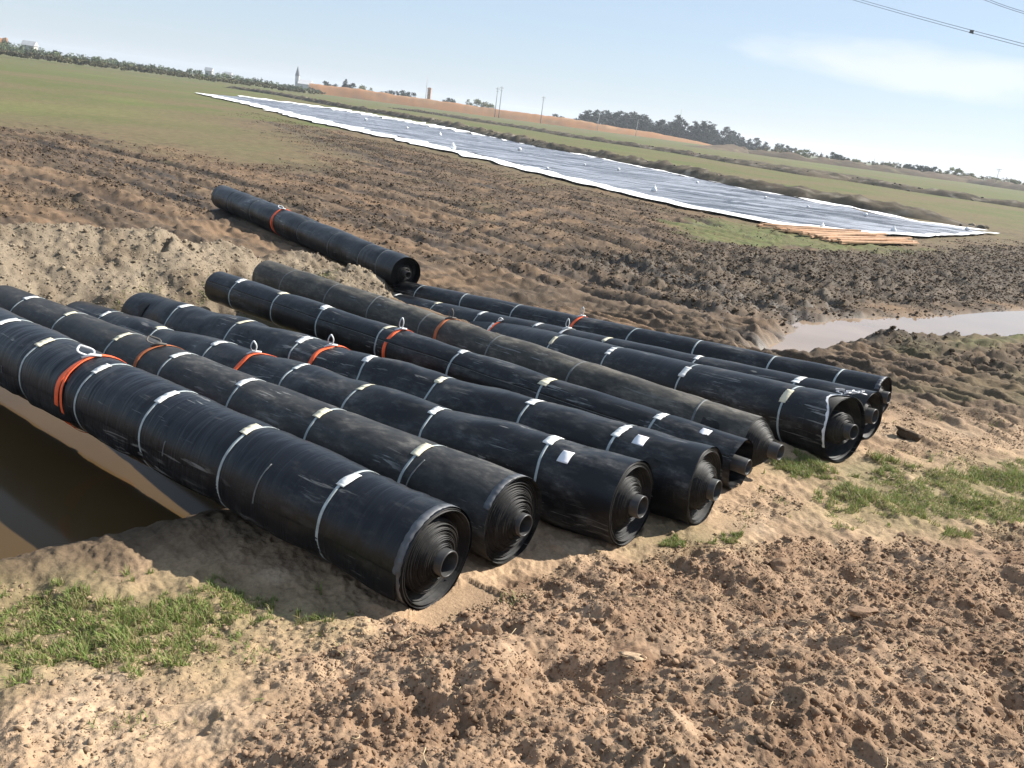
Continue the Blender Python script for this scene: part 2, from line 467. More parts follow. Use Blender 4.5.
def ground(x, y):
    """height, colour and wetness of the ground sheet"""
    n = len(x); r = np.hypot(x, y)
    z = np.zeros(n); c = np.zeros((n, 3)); wet = np.zeros(n)
    near = r < 70; vnear = r < 26
    big = fbm(x * .05, y * .05, 3, 5)
    # -------- far field: short grass and bare earth in long stripes
    st = fbm((x * .72 - y * .69) * .09, (x * .69 + y * .72) * .014, 4, 31)
    pt = fbm(x * .14, y * .10, 4, 47)
    g = sstep(-.45, .6, st * .8 + pt * .7 + .22 * np.clip((r - 55) / 60, -1.2, 1.2))
    c[:] = (.140, .108, .062)
    g = np.clip(g * (.80 + .9 * fbm(x * .9, y * .35, 5, 53, .65) * np.clip(60 / r, .25, 1)), 0, 1)
    c = mixc(c, (.092, .110, .037), g)
    c = mixc(c, (.125, .150, .045), sstep(.1, .6, fbm(x * .05, y * .035, 3, 61)) * .6)
    z += .05 * big * np.clip(r / 60, 0, 1)
    sb = (x + .34) * -.728 + (y - 3.8) * .685
    tb = np.clip((sb + .35 * np.clip(x - 4, 0, 9)) / 7.0, 0, 1)
    z += FZ * np.where(tb < .9, tb, .9 + .1 * sstep(.9, 1.0, tb))
    # -------- mud zone
    mud = np.zeros(n)
    xi, yi = x[near], y[near]
    sd = poly_sd(xi, yi, MUDLINE)
    w = .06 * np.hypot(xi, yi)
    nz = fbm(xi * .5, yi * .35, 4, 71)
    mm = 1 - sstep(-1.6, 1.8, sd / w + nz * 2.2 + .8 * fbm(xi * 1.5, yi * 1.2, 3, 73))
    c[near] = mixc(c[near], (.132, .104, .060), .8 * np.exp(-np.maximum(sd, 0) / (4.0 * w)) * (.7 + .3 * sstep(-.3, .3, nz)))
    mm = np.maximum(mm, (yi < 9.0) * 1.0); ncl = (1 - sstep(.2, 1.4, np.abs(yi - 10.5) - 1.6 + nz)) * sstep(.5, 2.5, xi)
    mud[near] = mm
    # direction of the wheel tracks
    ux, uy = .60, -.80
    al = xi * ux + yi * uy; ac = xi * uy - yi * ux
    streak = fbm(al * .25, ac * 1.6, 4, 83)
    crumble = fbm(xi * 2.2, yi * 2.2, 4, 91)
    fine = fbm(al * .9, ac * 4.5, 5, 253); rid = 1 - np.abs(fbm(al * .45, ac * 2.6, 4, 255)) * 3
    z[near] += mm * (.024 * streak + .022 * crumble + .040 * fine + .035 * np.clip(rid, 0, 1) * sstep(7.5, 10, yi) + .02)
    cm = np.zeros((near.sum(), 3)); cm[:] = (.150, .104, .068)
    cm = mixc(cm, (.078, .058, .041), sstep(-.12, .30, streak * .6 + crumble * .35 + fine * .55))
    cm = mixc(cm, (.215, .142, .086), sstep(.22, .5, fbm(xi * .45, yi * .3, 4, 97)) * .7)
    cm = mixc(cm, (.125, .118, .055), sstep(.15, .5, fbm(xi * .3 + 9, yi * .22, 4, 99)) * .55 * sstep(13, 24, np.hypot(xi, yi)))
    mid = np.zeros(near.sum()); ruts = np.zeros(near.sum()); berm = np.zeros(near.sum())
    mod = .85 + .45 * fbm(xi * .4, yi * .4, 2, 103)
    wob = .35 * fbm(xi * .5, yi * .5, 3, 107)
    for k, p in enumerate(RUTS):
        d0 = seg_dist(xi, yi, p)
        d = np.abs(np.abs(d0 + wob * .5) - (.85 if k % 2 == 0 else 0.0))
        mid = np.maximum(mid, np.exp(-(d0 / .6) ** 4) * sstep(-.5, .3, mod - .7))
        ww = .12 + .006 * np.hypot(xi, yi)
        ruts = np.maximum(ruts, np.exp(-(d / ww) ** 2) * np.clip(mod, .2, 1.2))
        berm = np.maximum(berm, np.exp(-((d - 2.4 * ww) / (1.1 * ww)) ** 2) * np.clip(1.1 - mod + .2, 0, 1.2))
    lump = clods(xi, yi, .42, 211, .75) + clods(xi + 5, yi, .2, 223, .8)
    rough_amt = np.clip(sstep(-.1, .35, streak) + berm, 0, 1.3) * mm * sstep(7.5, 10, yi)
    ncl = ncl * sstep(.05, .9, poly_sd(xi, yi, ROLLAREA))
    z[near] += ncl * (.05 * np.clip(rid, 0, 1) + .06 * fine + .5 * clods(xi, yi, .2, 259, .7))
    cm = mixc(cm, (.095, .070, .048), ncl * sstep(-.1, .3, fine + .4 * streak) * .8)
    z[near] += mm * (-.10 * ruts + .07 * berm * sstep(7.5, 10, yi)) + lump * .17 * rough_amt + .035 * rough_amt * fbm(xi * 6, yi * 6, 4, 241)
    cm = mixc(cm, (.060, .046, .034), np.clip(berm * .75 + ruts * .95, 0, 1))
    sdd = poly_sd(xi, yi, DARKMUD) + .7 * fbm(xi * .9, yi * .9, 3, 113)
    dk = 1 - sstep(-.5, .5, sdd)
    lane, rut2, side2 = tracks(xi, yi)
    clear = sstep(.05, .9, poly_sd(xi, yi, ROLLAREA))
    tm = mm * sstep(9, 11.5, yi + .35 * np.abs(xi)) * (1 - .6 * dk) * clear
    cm = mixc(cm, (.200, .128, .076), sstep(.05, .35, lane) * .75 * tm)
    cm = mixc(cm, (.080, .060, .043), sstep(.05, .40, -lane) * .7 * tm)
    side2 = side2 * np.clip(.3 + 1.4 * fbm(xi * .9, yi * .9, 3, 611), 0, 1.2)
    z[near] += tm * (-.06 * rut2 + .05 * side2)
    cm = mixc(cm, (.050, .038, .028), np.clip(rut2 * .85 + side2 * .6, 0, 1) * tm)
    berm = np.maximum(berm, side2)
    cr2 = fbm(xi * 4.5, yi * 4.5, 5, 263, .6); act = np.clip(.35 + berm + .8 * sstep(-.1, .3, streak), 0, 1.2) * mm * sstep(7.5, 10, yi) * clear
    z[near] += act * (.075 * np.maximum(cr2, 0) + .02 * cr2)
    cm = mixc(cm, (.058, .044, .032), sstep(.05, .35, cr2) * .75 * np.clip(act, 0, 1)); cm = mixc(cm, (.205, .145, .095), sstep(.10, .40, -cr2) * .5 * mm)
    wetm = np.clip(ruts * .5 + berm * .25, 0, 1)
    # dark wet spoil on the far side of the puddle
    cm = mixc(cm, (.082, .068, .052), dk * .85 * (.55 + .45 * sstep(-.3, .3, crumble)))
    db = seg_dist(xi, yi, MUDBANK)
    bank = np.exp(-(db / 1.25) ** 2) * (.7 + .5 * fbm(xi * .7, yi * .7, 3, 127))
    z[near] += .20 * bank + dk * (.10 * crumble + (clods(xi, yi, .6, 131, .8) * .30 + clods(xi, yi, .27, 137, .85) * .4) + .05 * fbm(xi * 5, yi * 5, 4, 243))
    cm = mixc(cm, (.070, .058, .045), np.clip(bank, 0, 1) * .75)
    dn = seg_dist(xi, yi, NEARBANK)
    nb = np.exp(-(dn / .42) ** 2)
    z[near] += .08 * nb + nb * (clods(xi, yi, .25, 139, .9) * .5 + .06 * crumble + .05 * fbm(xi * 6, yi * 6, 3, 245))
    cm = mixc(cm, (.072, .056, .042), np.clip(nb * 1.3, 0, 1))
    # rough dark ground between puddle and roll ends
    sdn = poly_sd(xi, yi, pxpoly([(890, 400), (905, 350), (960, 345), (1100, 345), (1200, 430), (1040, 420), (960, 400)], -.3))
    rn = (1 - sstep(-.5, .6, sdn + .8 * crumble))
    z[near] += rn * (.06 * crumble + clods(xi, yi, .3, 149, .7) * .4 + .03 * fbm(xi * 6, yi * 6, 3, 247))
    cm = mixc(cm, (.105, .078, .053), rn * .7 * sstep(-.2, .3, streak + crumble * .5))
    # -------- near bank: pale sandy trampled soil
    sand = (1 - sstep(7.0, 8.8, yi + .8 * nz - .1 * xi)) * (1 - sstep(5.0, 6.6, xi + nz))
    cs = np.zeros_like(cm); cs[:] = (.345, .238, .150)
    cs = mixc(cs, (.250, .172, .108), sstep(-.05, .35, fbm(xi * 1.7, yi * 1.7, 5, 151)))
    cs = mixc(cs, (.385, .285, .190), sstep(.12, .4, fbm(xi * 1.1 + 4, yi * 1.1, 4, 157)) * .7)
    cs = mixc(cs, (.165, .115, .072), (1 - sstep(-2.4, -1.0, xi + .5 * nz)) * .8 * sstep(2.5, 3.3, yi))
    cm = cm + (cs - cm) * sand[:, None]
    zt = .022 * fbm(xi * 3, yi * 3, 4, 163) + .020 * fbm(xi * 11, yi * 11, 4, 167) + .010 * fbm(xi * 27, yi * 27, 3, 283) * (r[near] < 9) - .02 * sstep(.2, .5, fbm(xi * 5, yi * 5, 3, 261))
    z[near] += sand * zt + .02 * sand * fbm(xi * .8, yi * .8, 2, 169)
    # -------- foreground heap of loose brown clods
    sdm = poly_sd(xi, yi, MOUND) + .30 * fbm(xi * 1.8, yi * 1.8, 4, 173)
    mo = 1 - sstep(-.22, .12, sdm)
    rise = .74 * sstep(0, 1, np.clip((4.15 + .22 * xi - yi) / 2.9, 0, 1)) * (.55 + .45 * sstep(-2.2, .3, xi))
    ridge = .16 * mo * (.5 + fbm(xi * 1.1, yi * 1.1, 3, 179)) * sstep(0, .8, -sdm)
    z[near] += rise + ridge
    cb = np.zeros_like(cm); cb[:] = (.258, .174, .112)
    cb = mixc(cb, (.185, .116, .072), sstep(-.1, .4, fbm(xi * 2.4, yi * 2.4, 5, 181)))
    cb = mixc(cb, (.335, .232, .152), sstep(.12, .42, fbm(xi * 1.6 + 7, yi * 1.6, 4, 191)) * .8)
    cm = cm + (cb - cm) * mo[:, None]
    vn = (r[near] < 9)
    xa, ya = xi[vn], yi[vn]
    smooth = sstep(.14, .36, fbm(xa * 1.15 + 2.7, ya * 1.15, 3, 193))
    m2 = mo[vn] * (1 - .85 * smooth)
    dz = (clods(xa, ya, .32, 197, .30, .42) + clods(xa, ya, .15, 199, .45, .55) + clods(xa + 3, ya, .07, 201, .65, .65)
          + clods(xa, ya + 2, .034, 203, .85, .75) + .016 * fbm(xa * 20, ya * 20, 4, 249) + .02 * np.abs(fbm(xa * 9, ya * 9, 4, 251)))
    dz2 = -.07 * sstep(.16, .5, fbm(xa * 2.1 + 4, ya * 2.1, 4, 257)) + .045 * fbm(xa * 4.5, ya * 4.5, 5, 207) - .03 * sstep(.1, .4, fbm(xa * 3.0, ya * 3.0, 3, 209))
    s2 = sand[vn] * (1 - mo[vn])
    crumbs = sstep(.0, .45, fbm(xa * 1.4 + 1, ya * 1.4, 4, 213))
    dz3 = (clods(xa, ya, .11, 217, .35, .6) + clods(xa, ya + 2, .045, 219, .5, .7)) * crumbs
    zz = z[near]
    dz3 = dz3 * np.where(xa < -.9, .45, 1.0)
    zz[vn] += m2 * (dz * .50 + dz2 * .80) + s2 * dz3 * .8 + mo[vn] * smooth * .012 * fbm(xa * 14, ya * 14, 3, 221)
    z[near] = zz
    # -------- water channels cut into the ground
    sdw = poly_sd(xi, yi, DITCH) + .07 * fbm(xi * 4, yi * 4, 3, 281) + .05 * fbm(xi * 2, yi * 2, 3, 227)
    sdp = poly_sd(xi, yi, PUDDLE) + .22 * fbm(xi * 1.6, yi * 1.6, 4, 229)
    sw = np.minimum(sdw, sdp)
    zz = z[near]
    for sx_, lev, wd in ((sdw, WATER_Z, .6), (sdp, PUDDLE_Z, .5)):
        k = sstep(wd, -.10, sx_)
        floor_ = lev - .08 - .25 * sstep(0, -.8, sx_)
        zz = zz * (1 - k) + np.minimum(zz, floor_) * k
    z[near] = zz
    shore = sstep(.55, .0, sw)
    cm = mixc(cm, (.120, .085, .055), sstep(.32, .0, sw) * .8 * (yi > 8.5))
    cm = mixc(cm, (.185, .125, .078), mid * .45 * tm); cm = mixc(cm, (.043, .033, .025), np.clip(ruts, 0, 1) * .85 * tm)
    bank_shade = (1 - sstep(.25, 1.3, sdw + .35 * fbm(xi * 2.2, yi * 2.2, 3, 271))) * (yi < 8)
    cm = mixc(cm, (.078, .055, .035), bank_shade * .85)  # soil along the ditch darkened in its colour to deepen the bank's shade
    wetm = np.clip(wetm + shore * .55 + dk * .12, 0, 1) * (1 - mo)
    # -------- green patches
    for gp in GREENP:
        gsd = poly_sd(xi, yi, gp) + .05 * np.hypot(xi, yi) * fbm(xi * .8, yi * .8, 3, 233)
        cm = mixc(cm, (.108, .120, .046), (1 - sstep(-.6, .5, gsd)) * (.6 + .4 * sstep(-.2, .3, crumble)))
    for gp, nm in GRASSP:
        gsd = poly_sd(xi, yi, gp) + .3 * fbm(xi * 2.5, yi * 2.5, 3, 239)
        cm = mixc(cm, (.165, .150, .070), (1 - sstep(-.35, .35, gsd)) * .55)
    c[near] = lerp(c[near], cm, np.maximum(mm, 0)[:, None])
    wet[near] = wetm * mm
    # -------- pressed down under the rolls
    vn2 = (r < 18)
    z[vn2] = roll_clear(x[vn2], y[vn2], z[vn2])
    return z, c, wet

# polar sheet: fine close by, coarser with distance, out to the horizon
ang = [-46 + .112 * i for i in range(int(92 / .112) + 1)]
ang += list(np.arange(ang[-1] + .4, 92, .4)); ang += list(np.arange(ang[-1] + 2.4, 266, 2.4)); ang += list(np.arange(268, 360 - 46.3, .4))
ang = np.radians(np.array(ang))
rr = [.25]
while rr[-1] < 4000:
    q = rr[-1]
    if q < 1.4: d = .06
    elif q < 13: d = max(.0075, .0034 * q)
    elif q < 60: d = .0062 * q
    elif q < 200: d = .013 * q
    else: d = .05 * q
    rr.append(q + d)
rr = np.array(rr)
RG, AG = np.meshgrid(rr, ang, indexing='ij')
gx = (RG * np.sin(AG)).ravel(); gy = (RG * np.cos(AG)).ravel()
gz, gc, gw = ground(gx, gy)
V = np.stack([gx, gy, gz], 1)
Fq = grid_faces(len(rr), len(ang), True)[:, ::-1]
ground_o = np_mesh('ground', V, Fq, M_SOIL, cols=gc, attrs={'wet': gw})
tag(ground_o, 'muddy brown ground with wheel ruts running into a green field', 'ground', kind='structure')
ZG = gz.reshape(len(rr), len(ang)); NA = int(92 / .112) + 1

def zat(x, y):
    """ground height by look-up in the sheet (fine sector only)"""
    x = np.asarray(x, float); y = np.asarray(y, float)
    r = np.hypot(x, y); a = np.degrees(np.arctan2(x, y))
    ia = np.clip(np.round((a + 46) / .112).astype(int), 0, NA - 1)
    ir = np.clip(np.searchsorted(rr, r), 0, len(rr) - 1)
    return ZG[ir, ia]

# ------------------------------------------------------------------ soil heap beyond the ditch
CREST = [at_d(-150, 213, 9.2), at_d(-60, 220, 9.6), at_d(0, 224, 10.1), at_d(61, 223, 10.5), at_d(119, 228, 10.9), at_d(157, 226, 11.2),
         at_d(185, 240, 11.6), at_d(228, 242, 12.1), at_d(259, 257, 12.5), at_d(300, 251, 13.0), at_d(360, 266, 13.0), at_d(392, 288, 12.8)]
hx = np.arange(-10.5, -.9, .026); hy = np.arange(7.2, 15.2, .026)
HX, HY = [q.ravel() for q in np.meshgrid(hx, hy, indexing='ij')]
dist, hc = seg_dist(HX, HY, CREST, [p[2] for p in CREST])
front = poly_sd(HX, HY, [tuple(p[:2]) for p in CREST] + [(-1, 3), (-12, 3)]) < 0
wdt = np.where(front, 1.75, 1.05) * (.35 + .65 * np.clip((hc - FZ) / .8, .3, 1.2)) * (1 + .35 * fbm(HX * .8, HY * .8, 3, 301))
q = np.clip(1 - dist / wdt, -.25, 1)
prof = np.where(q > 0, q ** .85, q * 1.2)
hz = FZ - .03 + (hc - FZ + .06) * prof + .06 * fbm(HX * 1.6, HY * 1.6, 4, 303) + .035 * fbm(HX * 5, HY * 5, 4, 305)
am = sstep(-.05, .2, q)
hz += am * .42 * (clods(HX, HY, .30, 307, .5) + clods(HX, HY, .15, 309, .65) + clods(HX, HY, .075, 311, .8) * 1.5) + am * .022 * fbm(HX * 11, HY * 11, 3, 315) - .03
hz += am * (.05 * np.abs(fbm(HX * 3.2, HY * 3.2, 4, 325)) - .02)
hz -= .22 * am * sstep(.2, .5, fbm(HX * 1.3, HY * 1.3, 3, 313))
hz = roll_clear(HX, HY, hz)
gzh = zat(HX, HY)
hcol = np.zeros((len(HX), 3)); hcol[:] = (.200, .160, .114)
hcol = mixc(hcol, (.145, .112, .078), sstep(-.05, .4, fbm(HX * 1.8, HY * 1.8, 5, 317)))
hcol = mixc(hcol, (.26, .215, .155), sstep(.1, .45, fbm(HX * 1.2, HY * 1.2, 4, 319)) * .8)
hcol = mixc(hcol, (.13, .13, .055), sstep(.30, .5, fbm(HX * 1.1 + 5, HY * 1.1, 3, 323)) * (1 - sstep(.25, .6, q)) * .8)
keep = (hz > gzh - .05)
Fh = grid_faces(len(hx), len(hy))
Fh = Fh[keep[Fh].any(1)]
used = np.unique(Fh); remap = np.full(len(HX), -1); remap[used] = np.arange(len(used))
heap = np_mesh('soil_heap', np.stack([HX, HY, hz], 1)[used], remap[Fh][:, ::-1], M_SOIL, cols=hcol[used], attrs={'wet': np.zeros(len(used))})
tag(heap, 'pale dry excavated soil heaped along the ditch behind the rolls', 'soil heap', kind='structure')

# ------------------------------------------------------------------ water
def water_material(name, col, rough, wav, sp=.5):
    t = NT(name)
    co = t.n('ShaderNodeTexCoord').outputs['Object']
    n = t.noise(co, 3.0, 3, .5)
    c = t.mix(t.ramp(t.noise(co, .9, 4), [(.3, 0.), (.7, 1.)]), col, [k * 1.25 for k in col])
    return t.set(color=c, rough=rough, spec=sp, ior=1.33, normal=t.bump(n, wav, .01))
def poly_plane(name, pts, z, mat, grow=.55):
    c = np.mean(np.array(pts), 0)
    me = bpy.data.meshes.new(name)
    P = [(Vector((p[0], p[1], 0)) - Vector((c[0], c[1], 0))) for p in pts]
    P = [Vector((c[0], c[1], z)) + v * (1 + grow / max(v.length, .6)) for v in P]
    me.from_pydata([tuple(p) for p in P], [], [tuple(range(len(P)))])
    me.update()
    return link(name, me, mat, smooth=False)
w1 = poly_plane('ditch_water', DITCH, WATER_Z, water_material('muddy_water', (.060, .037, .015), .10, .05, .2))
tag(w1, 'still brown water in the ditch under the nearest rolls', 'water', kind='structure')
w2 = poly_plane('puddle_water', PUDDLE, PUDDLE_Z, water_material('puddle_water', (.23, .165, .115), .05, .04))
tag(w2, 'long muddy puddle reflecting the pale sky at right', 'water', kind='structure')

# ------------------------------------------------------------------ rolls
def x_for_px(r, px):
    """distance along the roll whose top shows at that column"""
    lo, hi = 0.0, r.L
    top = r.Z * r.R
    f = lambda s: proj(r.far + r.axis * s + top)[0] - px
    if f(lo) > 0: return .12
    for _ in range(40):
        m = (lo + hi) / 2
        if f(m) > 0: hi = m
        else: lo = m
    return (lo + hi) / 2

def build_roll(key, label, mat, pads, bare=(), slings=(), lump=.012, wrink=.0022, prof=None, core_ext=.1, core_r=.072, turns=13,
               stickers=(), flap=None, strapmat=None, padmats=None, name_seed=1, cords=(), slingmat=None, loopmat=None, torn=False, loopdir=1, padoff=0):
    r = SPECS[key]; R, L = r.R, r.L
    rs = np.random.default_rng(name_seed * 31 + 5)
    mid = r.far + r.axis * (L / 2)
    base = mid - r.Z * R
    root = empty('geomembrane_roll', base, label, 'plastic roll', 'rolls of black plastic sheeting', np.stack([r.axis, r.Y, r.Z], 1))
    OFF = np.array([-L / 2, 0, R])          # roll coordinates (x from the far end, axis at 0) -> local
    strap_x = [x_for_px(r, p) for p in pads]; bare_x = [x_for_px(r, p) for p in bare]
    allx = np.array(strap_x + bare_x) if (pads or bare) else np.array([L / 2])
    sd = name_seed * 101

    def rad_at(x, th):
        x = np.asarray(x, float); th = np.asarray(th, float); x, th = np.broadcast_arrays(x, th)
        e = sstep(0, .35, x) * sstep(0, .35, L - x)
        c, s = np.cos(th), np.sin(th)
        d = lump * (perlin(x * 1.35, c * .9 + 3, sd) + perlin(x * 1.35 + 9, s * .9, sd + 1)
                    + .5 * perlin(x * 3.1, c * 1.5 + s, sd + 2))
        pin = np.zeros(x.shape)
        for q in allx:
            pin = pin + np.exp(-((x - q) / .06) ** 2)
        d = d - .007 * pin
        wr = wrink * (perlin(x * 16, th * .9 + 2 * perlin(x * 2, th, sd + 5), sd + 6) + .6 * perlin(x * 33, th * 1.4, sd + 7)) * (.5 + perlin(x * 1.2, th * .8, sd + 8))
        sag = -.012 * np.clip(-np.sin(th), 0, 1) ** 4
        return R + (d + wr) * e + sag * 1.0

    def P(x, th, rr_):
        return np.stack([x + OFF[0], rr_ * np.cos(th), rr_ * np.sin(th) + OFF[2]], -1)

    # outer wrap
    nx, nt = 330, 88
    xs = np.linspace(0, L, nx); th = np.linspace(0, 2 * math.pi, nt, endpoint=False)
    X, T = np.meshgrid(xs, th, indexing='ij')
    Xj = X + np.where(X > L - .001, .012 * perlin(T * 1.3 + 4, 0 * T, sd + 9), 0)
    if torn:
        Xj = Xj - np.where(X > L - .16, .12 * np.exp(-((T - 1.9) / .45) ** 2) * sstep(L - .16, L, X), 0)
    V = P(Xj, T, rad_at(X, T)).reshape(-1, 3)
    np_mesh('membrane_wrap', V, grid_faces(nx, nt, True)[:, ::-1], mat, root)

    # wound layers at both ends: a true spiral of sheet
    def spiral(sign, pf, nt_=13):
        m = 64 * nt_
        k = np.arange(m + 1); t = k / 64.0
        r0, r1 = R - .008, core_r + .004
        u = t / nt_
        rad_ = r0 + (r1 - r0) * u + .35 * (r1 - r0) / nt_ * perlin(t * .8, 0 * t + 2, sd + 17)
        sag = -.010 * np.clip(-np.sin(t * 2 * math.pi), 0, 1) ** 4
        jit = .012 * perlin(t * .9, 0 * t, sd + 11) + .009 * perlin(t * 2.3, 0 * t + 5, sd + 16) + .012 * (np.interp(t, np.arange(nt_ + 2), rnd(np.arange(nt_ + 2), np.zeros(nt_ + 2, int), sd + 12)) - .5)
        e = pf(rad_ / R) + jit
        th_ = t * 2 * math.pi + .9
        pit = (r0 - r1) / nt_
        ro = rad_ + sag; ri = rad_ - pit * .42 + sag
        bx = (L if sign > 0 else 0)
        rows = [(np.full(m + 1, bx - sign * .40), ro), (bx + sign * e, ro), (bx + sign * (e + .001), ri), (np.full(m + 1, bx - sign * .40), ri)]
        V = np.stack([P(a, th_, b) for a, b in rows], 1).reshape(-1, 3)
        return V, grid_faces(m + 1, 4)
    V1, F1 = spiral(1, prof, turns)
    np_mesh('wound_layers', V1, F1, M_LAYER, root)
    V2, F2 = spiral(-1, lambda u: -.05 * (1 - u), max(6, turns // 2))
    np_mesh('wound_layers', V2, F2[:, ::-1], M_LAYER, root)

    # core pipe, hollow
    prof_ = [(L - .6, core_r), (L + core_ext - .004, core_r), (L + core_ext, core_r - .003), (L + core_ext, core_r - .007), (L + core_ext - .003, core_r - .009), (L - .6, core_r - .009)]
    t_ = np.linspace(0, 2 * math.pi, 40, endpoint=False)
    V = np.stack([P(np.full(40, a), t_, np.full(40, b)) for a, b in prof_], 0).reshape(-1, 3)
    np_mesh('core_pipe', V, grid_faces(len(prof_), 40, True)[:, ::-1], M_PIPE, root)
    V = np.stack([P(np.full(40, a), t_, np.full(40, b)) for a, b in ((.5, core_r), (-.06, core_r), (-.06, core_r - .009), (.5, core_r - .009))], 0).reshape(-1, 3)
    np_mesh('core_pipe', V, grid_faces(4, 40, True), M_PIPE, root)

    def band(name, x0, width, m, parent, off=.0015, th0=0, th1=2 * math.pi, skew=0.0, n=72, ragged=0, thick=.0016, wob=.0):
        t = np.linspace(th0, th1, n)
        xc = x0 + skew * np.cos(t - .6) + wob * perlin(t * 1.5, 0 * t + x0, sd + 13)
        hw = width / 2 * (1 + ragged * perlin(t * 9, 0 * t + x0 * 3, sd + 14))
        rows = []
        for s_, o_ in ((-1, 0), (-1, thick), (1, thick), (1, 0)):
            x = xc + s_ * hw
            rows.append(P(x, t, rad_at(x, t) + off + o_))
        V = np.stack(rows, 1).reshape(-1, 3)
        Fc = grid_faces(n, 4)
        i = np.arange(n - 1) * 4
        Fc = np.concatenate([Fc, np.stack([i + 3, i + 7, i + 4, i], 1)])
        if th1 - th0 < 6:
            Fc = np.concatenate([Fc, [[0, 1, 2, 3]], [[(n - 1) * 4 + 3, (n - 1) * 4 + 2, (n - 1) * 4 + 1, (n - 1) * 4]]])
        return np_mesh(name, V, Fc, m, parent, smooth=False)

    sm = strapmat or M_STRAP
    for i, x0 in enumerate(strap_x):
        sk = float(rs.uniform(-.03, .03))
        st = band('strap', x0, .020, sm, root, skew=sk)
        pm = (padmats or [M_PAD, M_PADY, M_PAD])[i % len(padmats or [0, 0, 0])]
        tc = rad(100 + padoff + rs.uniform(-9, 9)); hw = rad(rs.uniform(12, 17)) * .27 / max(R, .2)
        band('strap_pad', x0 + sk * math.cos(tc - .6) + rs.uniform(-.008, .008), .070 + rs.uniform(-.014, .016), pm, st, off=.0035, th0=tc - hw, th1=tc + hw, n=14, ragged=.22, skew=float(rs.uniform(-.05, .05)))
    for x0 in bare_x:
        band('strap', x0, .020, sm, root, skew=float(rs.uniform(-.04, .04)))
    for (px, a0, a1) in cords:
        band('tape_strip', x_for_px(r, px), .010, M_STRAPD, root, th0=rad(a0), th1=rad(a1), n=30, ragged=.5, skew=.04)
    for (px, kind) in slings:
        x0 = x_for_px(r, px)
        sg = slingmat or M_SLING
        s1 = band('lifting_sling', x0, .046, sg, root, off=.004, skew=.02, thick=.003, wob=.02)
        if kind == 2 and key in 'AJ':
            band('sling_strand', x0 + .028, .026, sg, s1, off=.008, skew=-.03, thick=.003, wob=.02)
        # white eye of the sling standing up on top
        tl = rad(98); lx = x0 + .01
        rt = float(rad_at(lx, tl)) + .012
        mb = MB(); n = 22; pts = []
        hgt = {1: .13, 2: .13, 3: .15, 0: .06}[kind]; lw = {1: .014, 2: .034, 3: .010, 0: .02}[kind]
        for k in range(n):
            a = 2 * math.pi * k / n
            w_ = math.sin(a); v_ = (1 - math.cos(a)) / 2
            # leaning loop
            pts.append((lx + OFF[0] - loopdir * v_ * hgt * (.75 if kind == 2 else -.25) + .014 * w_, rt * math.cos(tl) + lw * w_ * (.4 + math.sin(math.pi * v_)) - v_ * .02, OFF[2] + rt * math.sin(tl) + v_ * hgt * (.85 if kind != 2 else .45)))
        mb.tube(pts, .0085, 7, closed=True, flat=.5)
        # collar where the eye is choked round the band
        mb.tube([(lx + OFF[0] - .03, rt * math.cos(tl) - .05, OFF[2] + rt * math.sin(tl) - .008), (lx + OFF[0], rt * math.cos(tl), OFF[2] + rt * math.sin(tl) + .012), (lx + OFF[0] + .025, rt * math.cos(tl) + .06, OFF[2] + rt * math.sin(tl) + .002)], [.012, .02, .012], 8, flat=.6)
        mb.build('sling_loop', loopmat or M_LOOP, s1)
    for (px, deg, w_, h_) in stickers:
        x0 = x_for_px(r, px); tc = rad(deg); hh = h_ / 2 / R
        band('sticker', x0, w_, M_STICK, root, off=.002, th0=tc - hh, th1=tc + hh, n=10, thick=.0008, skew=.0)
    if flap:
        d0, d1, gap, fm = flap
        n1, n2 = 260, 9
        xs2 = np.linspace(.04, L - .03, n1); tt = np.linspace(0, 1, n2)
        X, U = np.meshgrid(xs2, tt, indexing='ij')
        edge = rad(d0) + .05 * perlin(X * 1.1, 0 * X, sd + 21)
        TH = edge + (rad(d1) - rad(d0)) * U
        pin = np.zeros(X.shape)
        for qx in allx: pin = np.maximum(pin, np.exp(-((X - qx) / .10) ** 2))
        g = gap * (1 - U) ** 1.3 * (1 - pin) * (.6 + .8 * np.abs(perlin(X * 1.7, 0 * X + 4, sd + 22)))
        rr1 = rad_at(X, TH) + .0025 + g
        V = np.concatenate([P(X, TH, rr1).reshape(-1, 3), P(X, TH, rr1 - .002).reshape(-1, 3)])
        Fc = grid_faces(n1, n2); nn = n1 * n2
        i = np.arange(n1 - 1) * n2
        side = np.stack([i, i + n2, i + n2 + nn, i + nn], 1)
        Fc = np.concatenate([Fc[:, ::-1], Fc + nn, side])
        np_mesh('loose_flap', V, Fc, mat, root)
        n3 = 260
        e1 = P(X[:, 0], TH[:, 0], rr1[:, 0] + .0012); e2 = P(X[:, 0], TH[:, 0] + .02, rr1[:, 0] * .999 + .0016)
        if fm:
            np_mesh('flap_edge', np.stack([e1, e2], 1).reshape(-1, 3), grid_faces(n1, 2)[:, ::-1], fm, root)
    if key in 'ABI':
        band('worn_edge', L - .03, .045, M_EDGE, root, off=.001, th0=rad(55), th1=rad(215 if key == 'A' else 150), n=50, ragged=.35, thick=.0012)
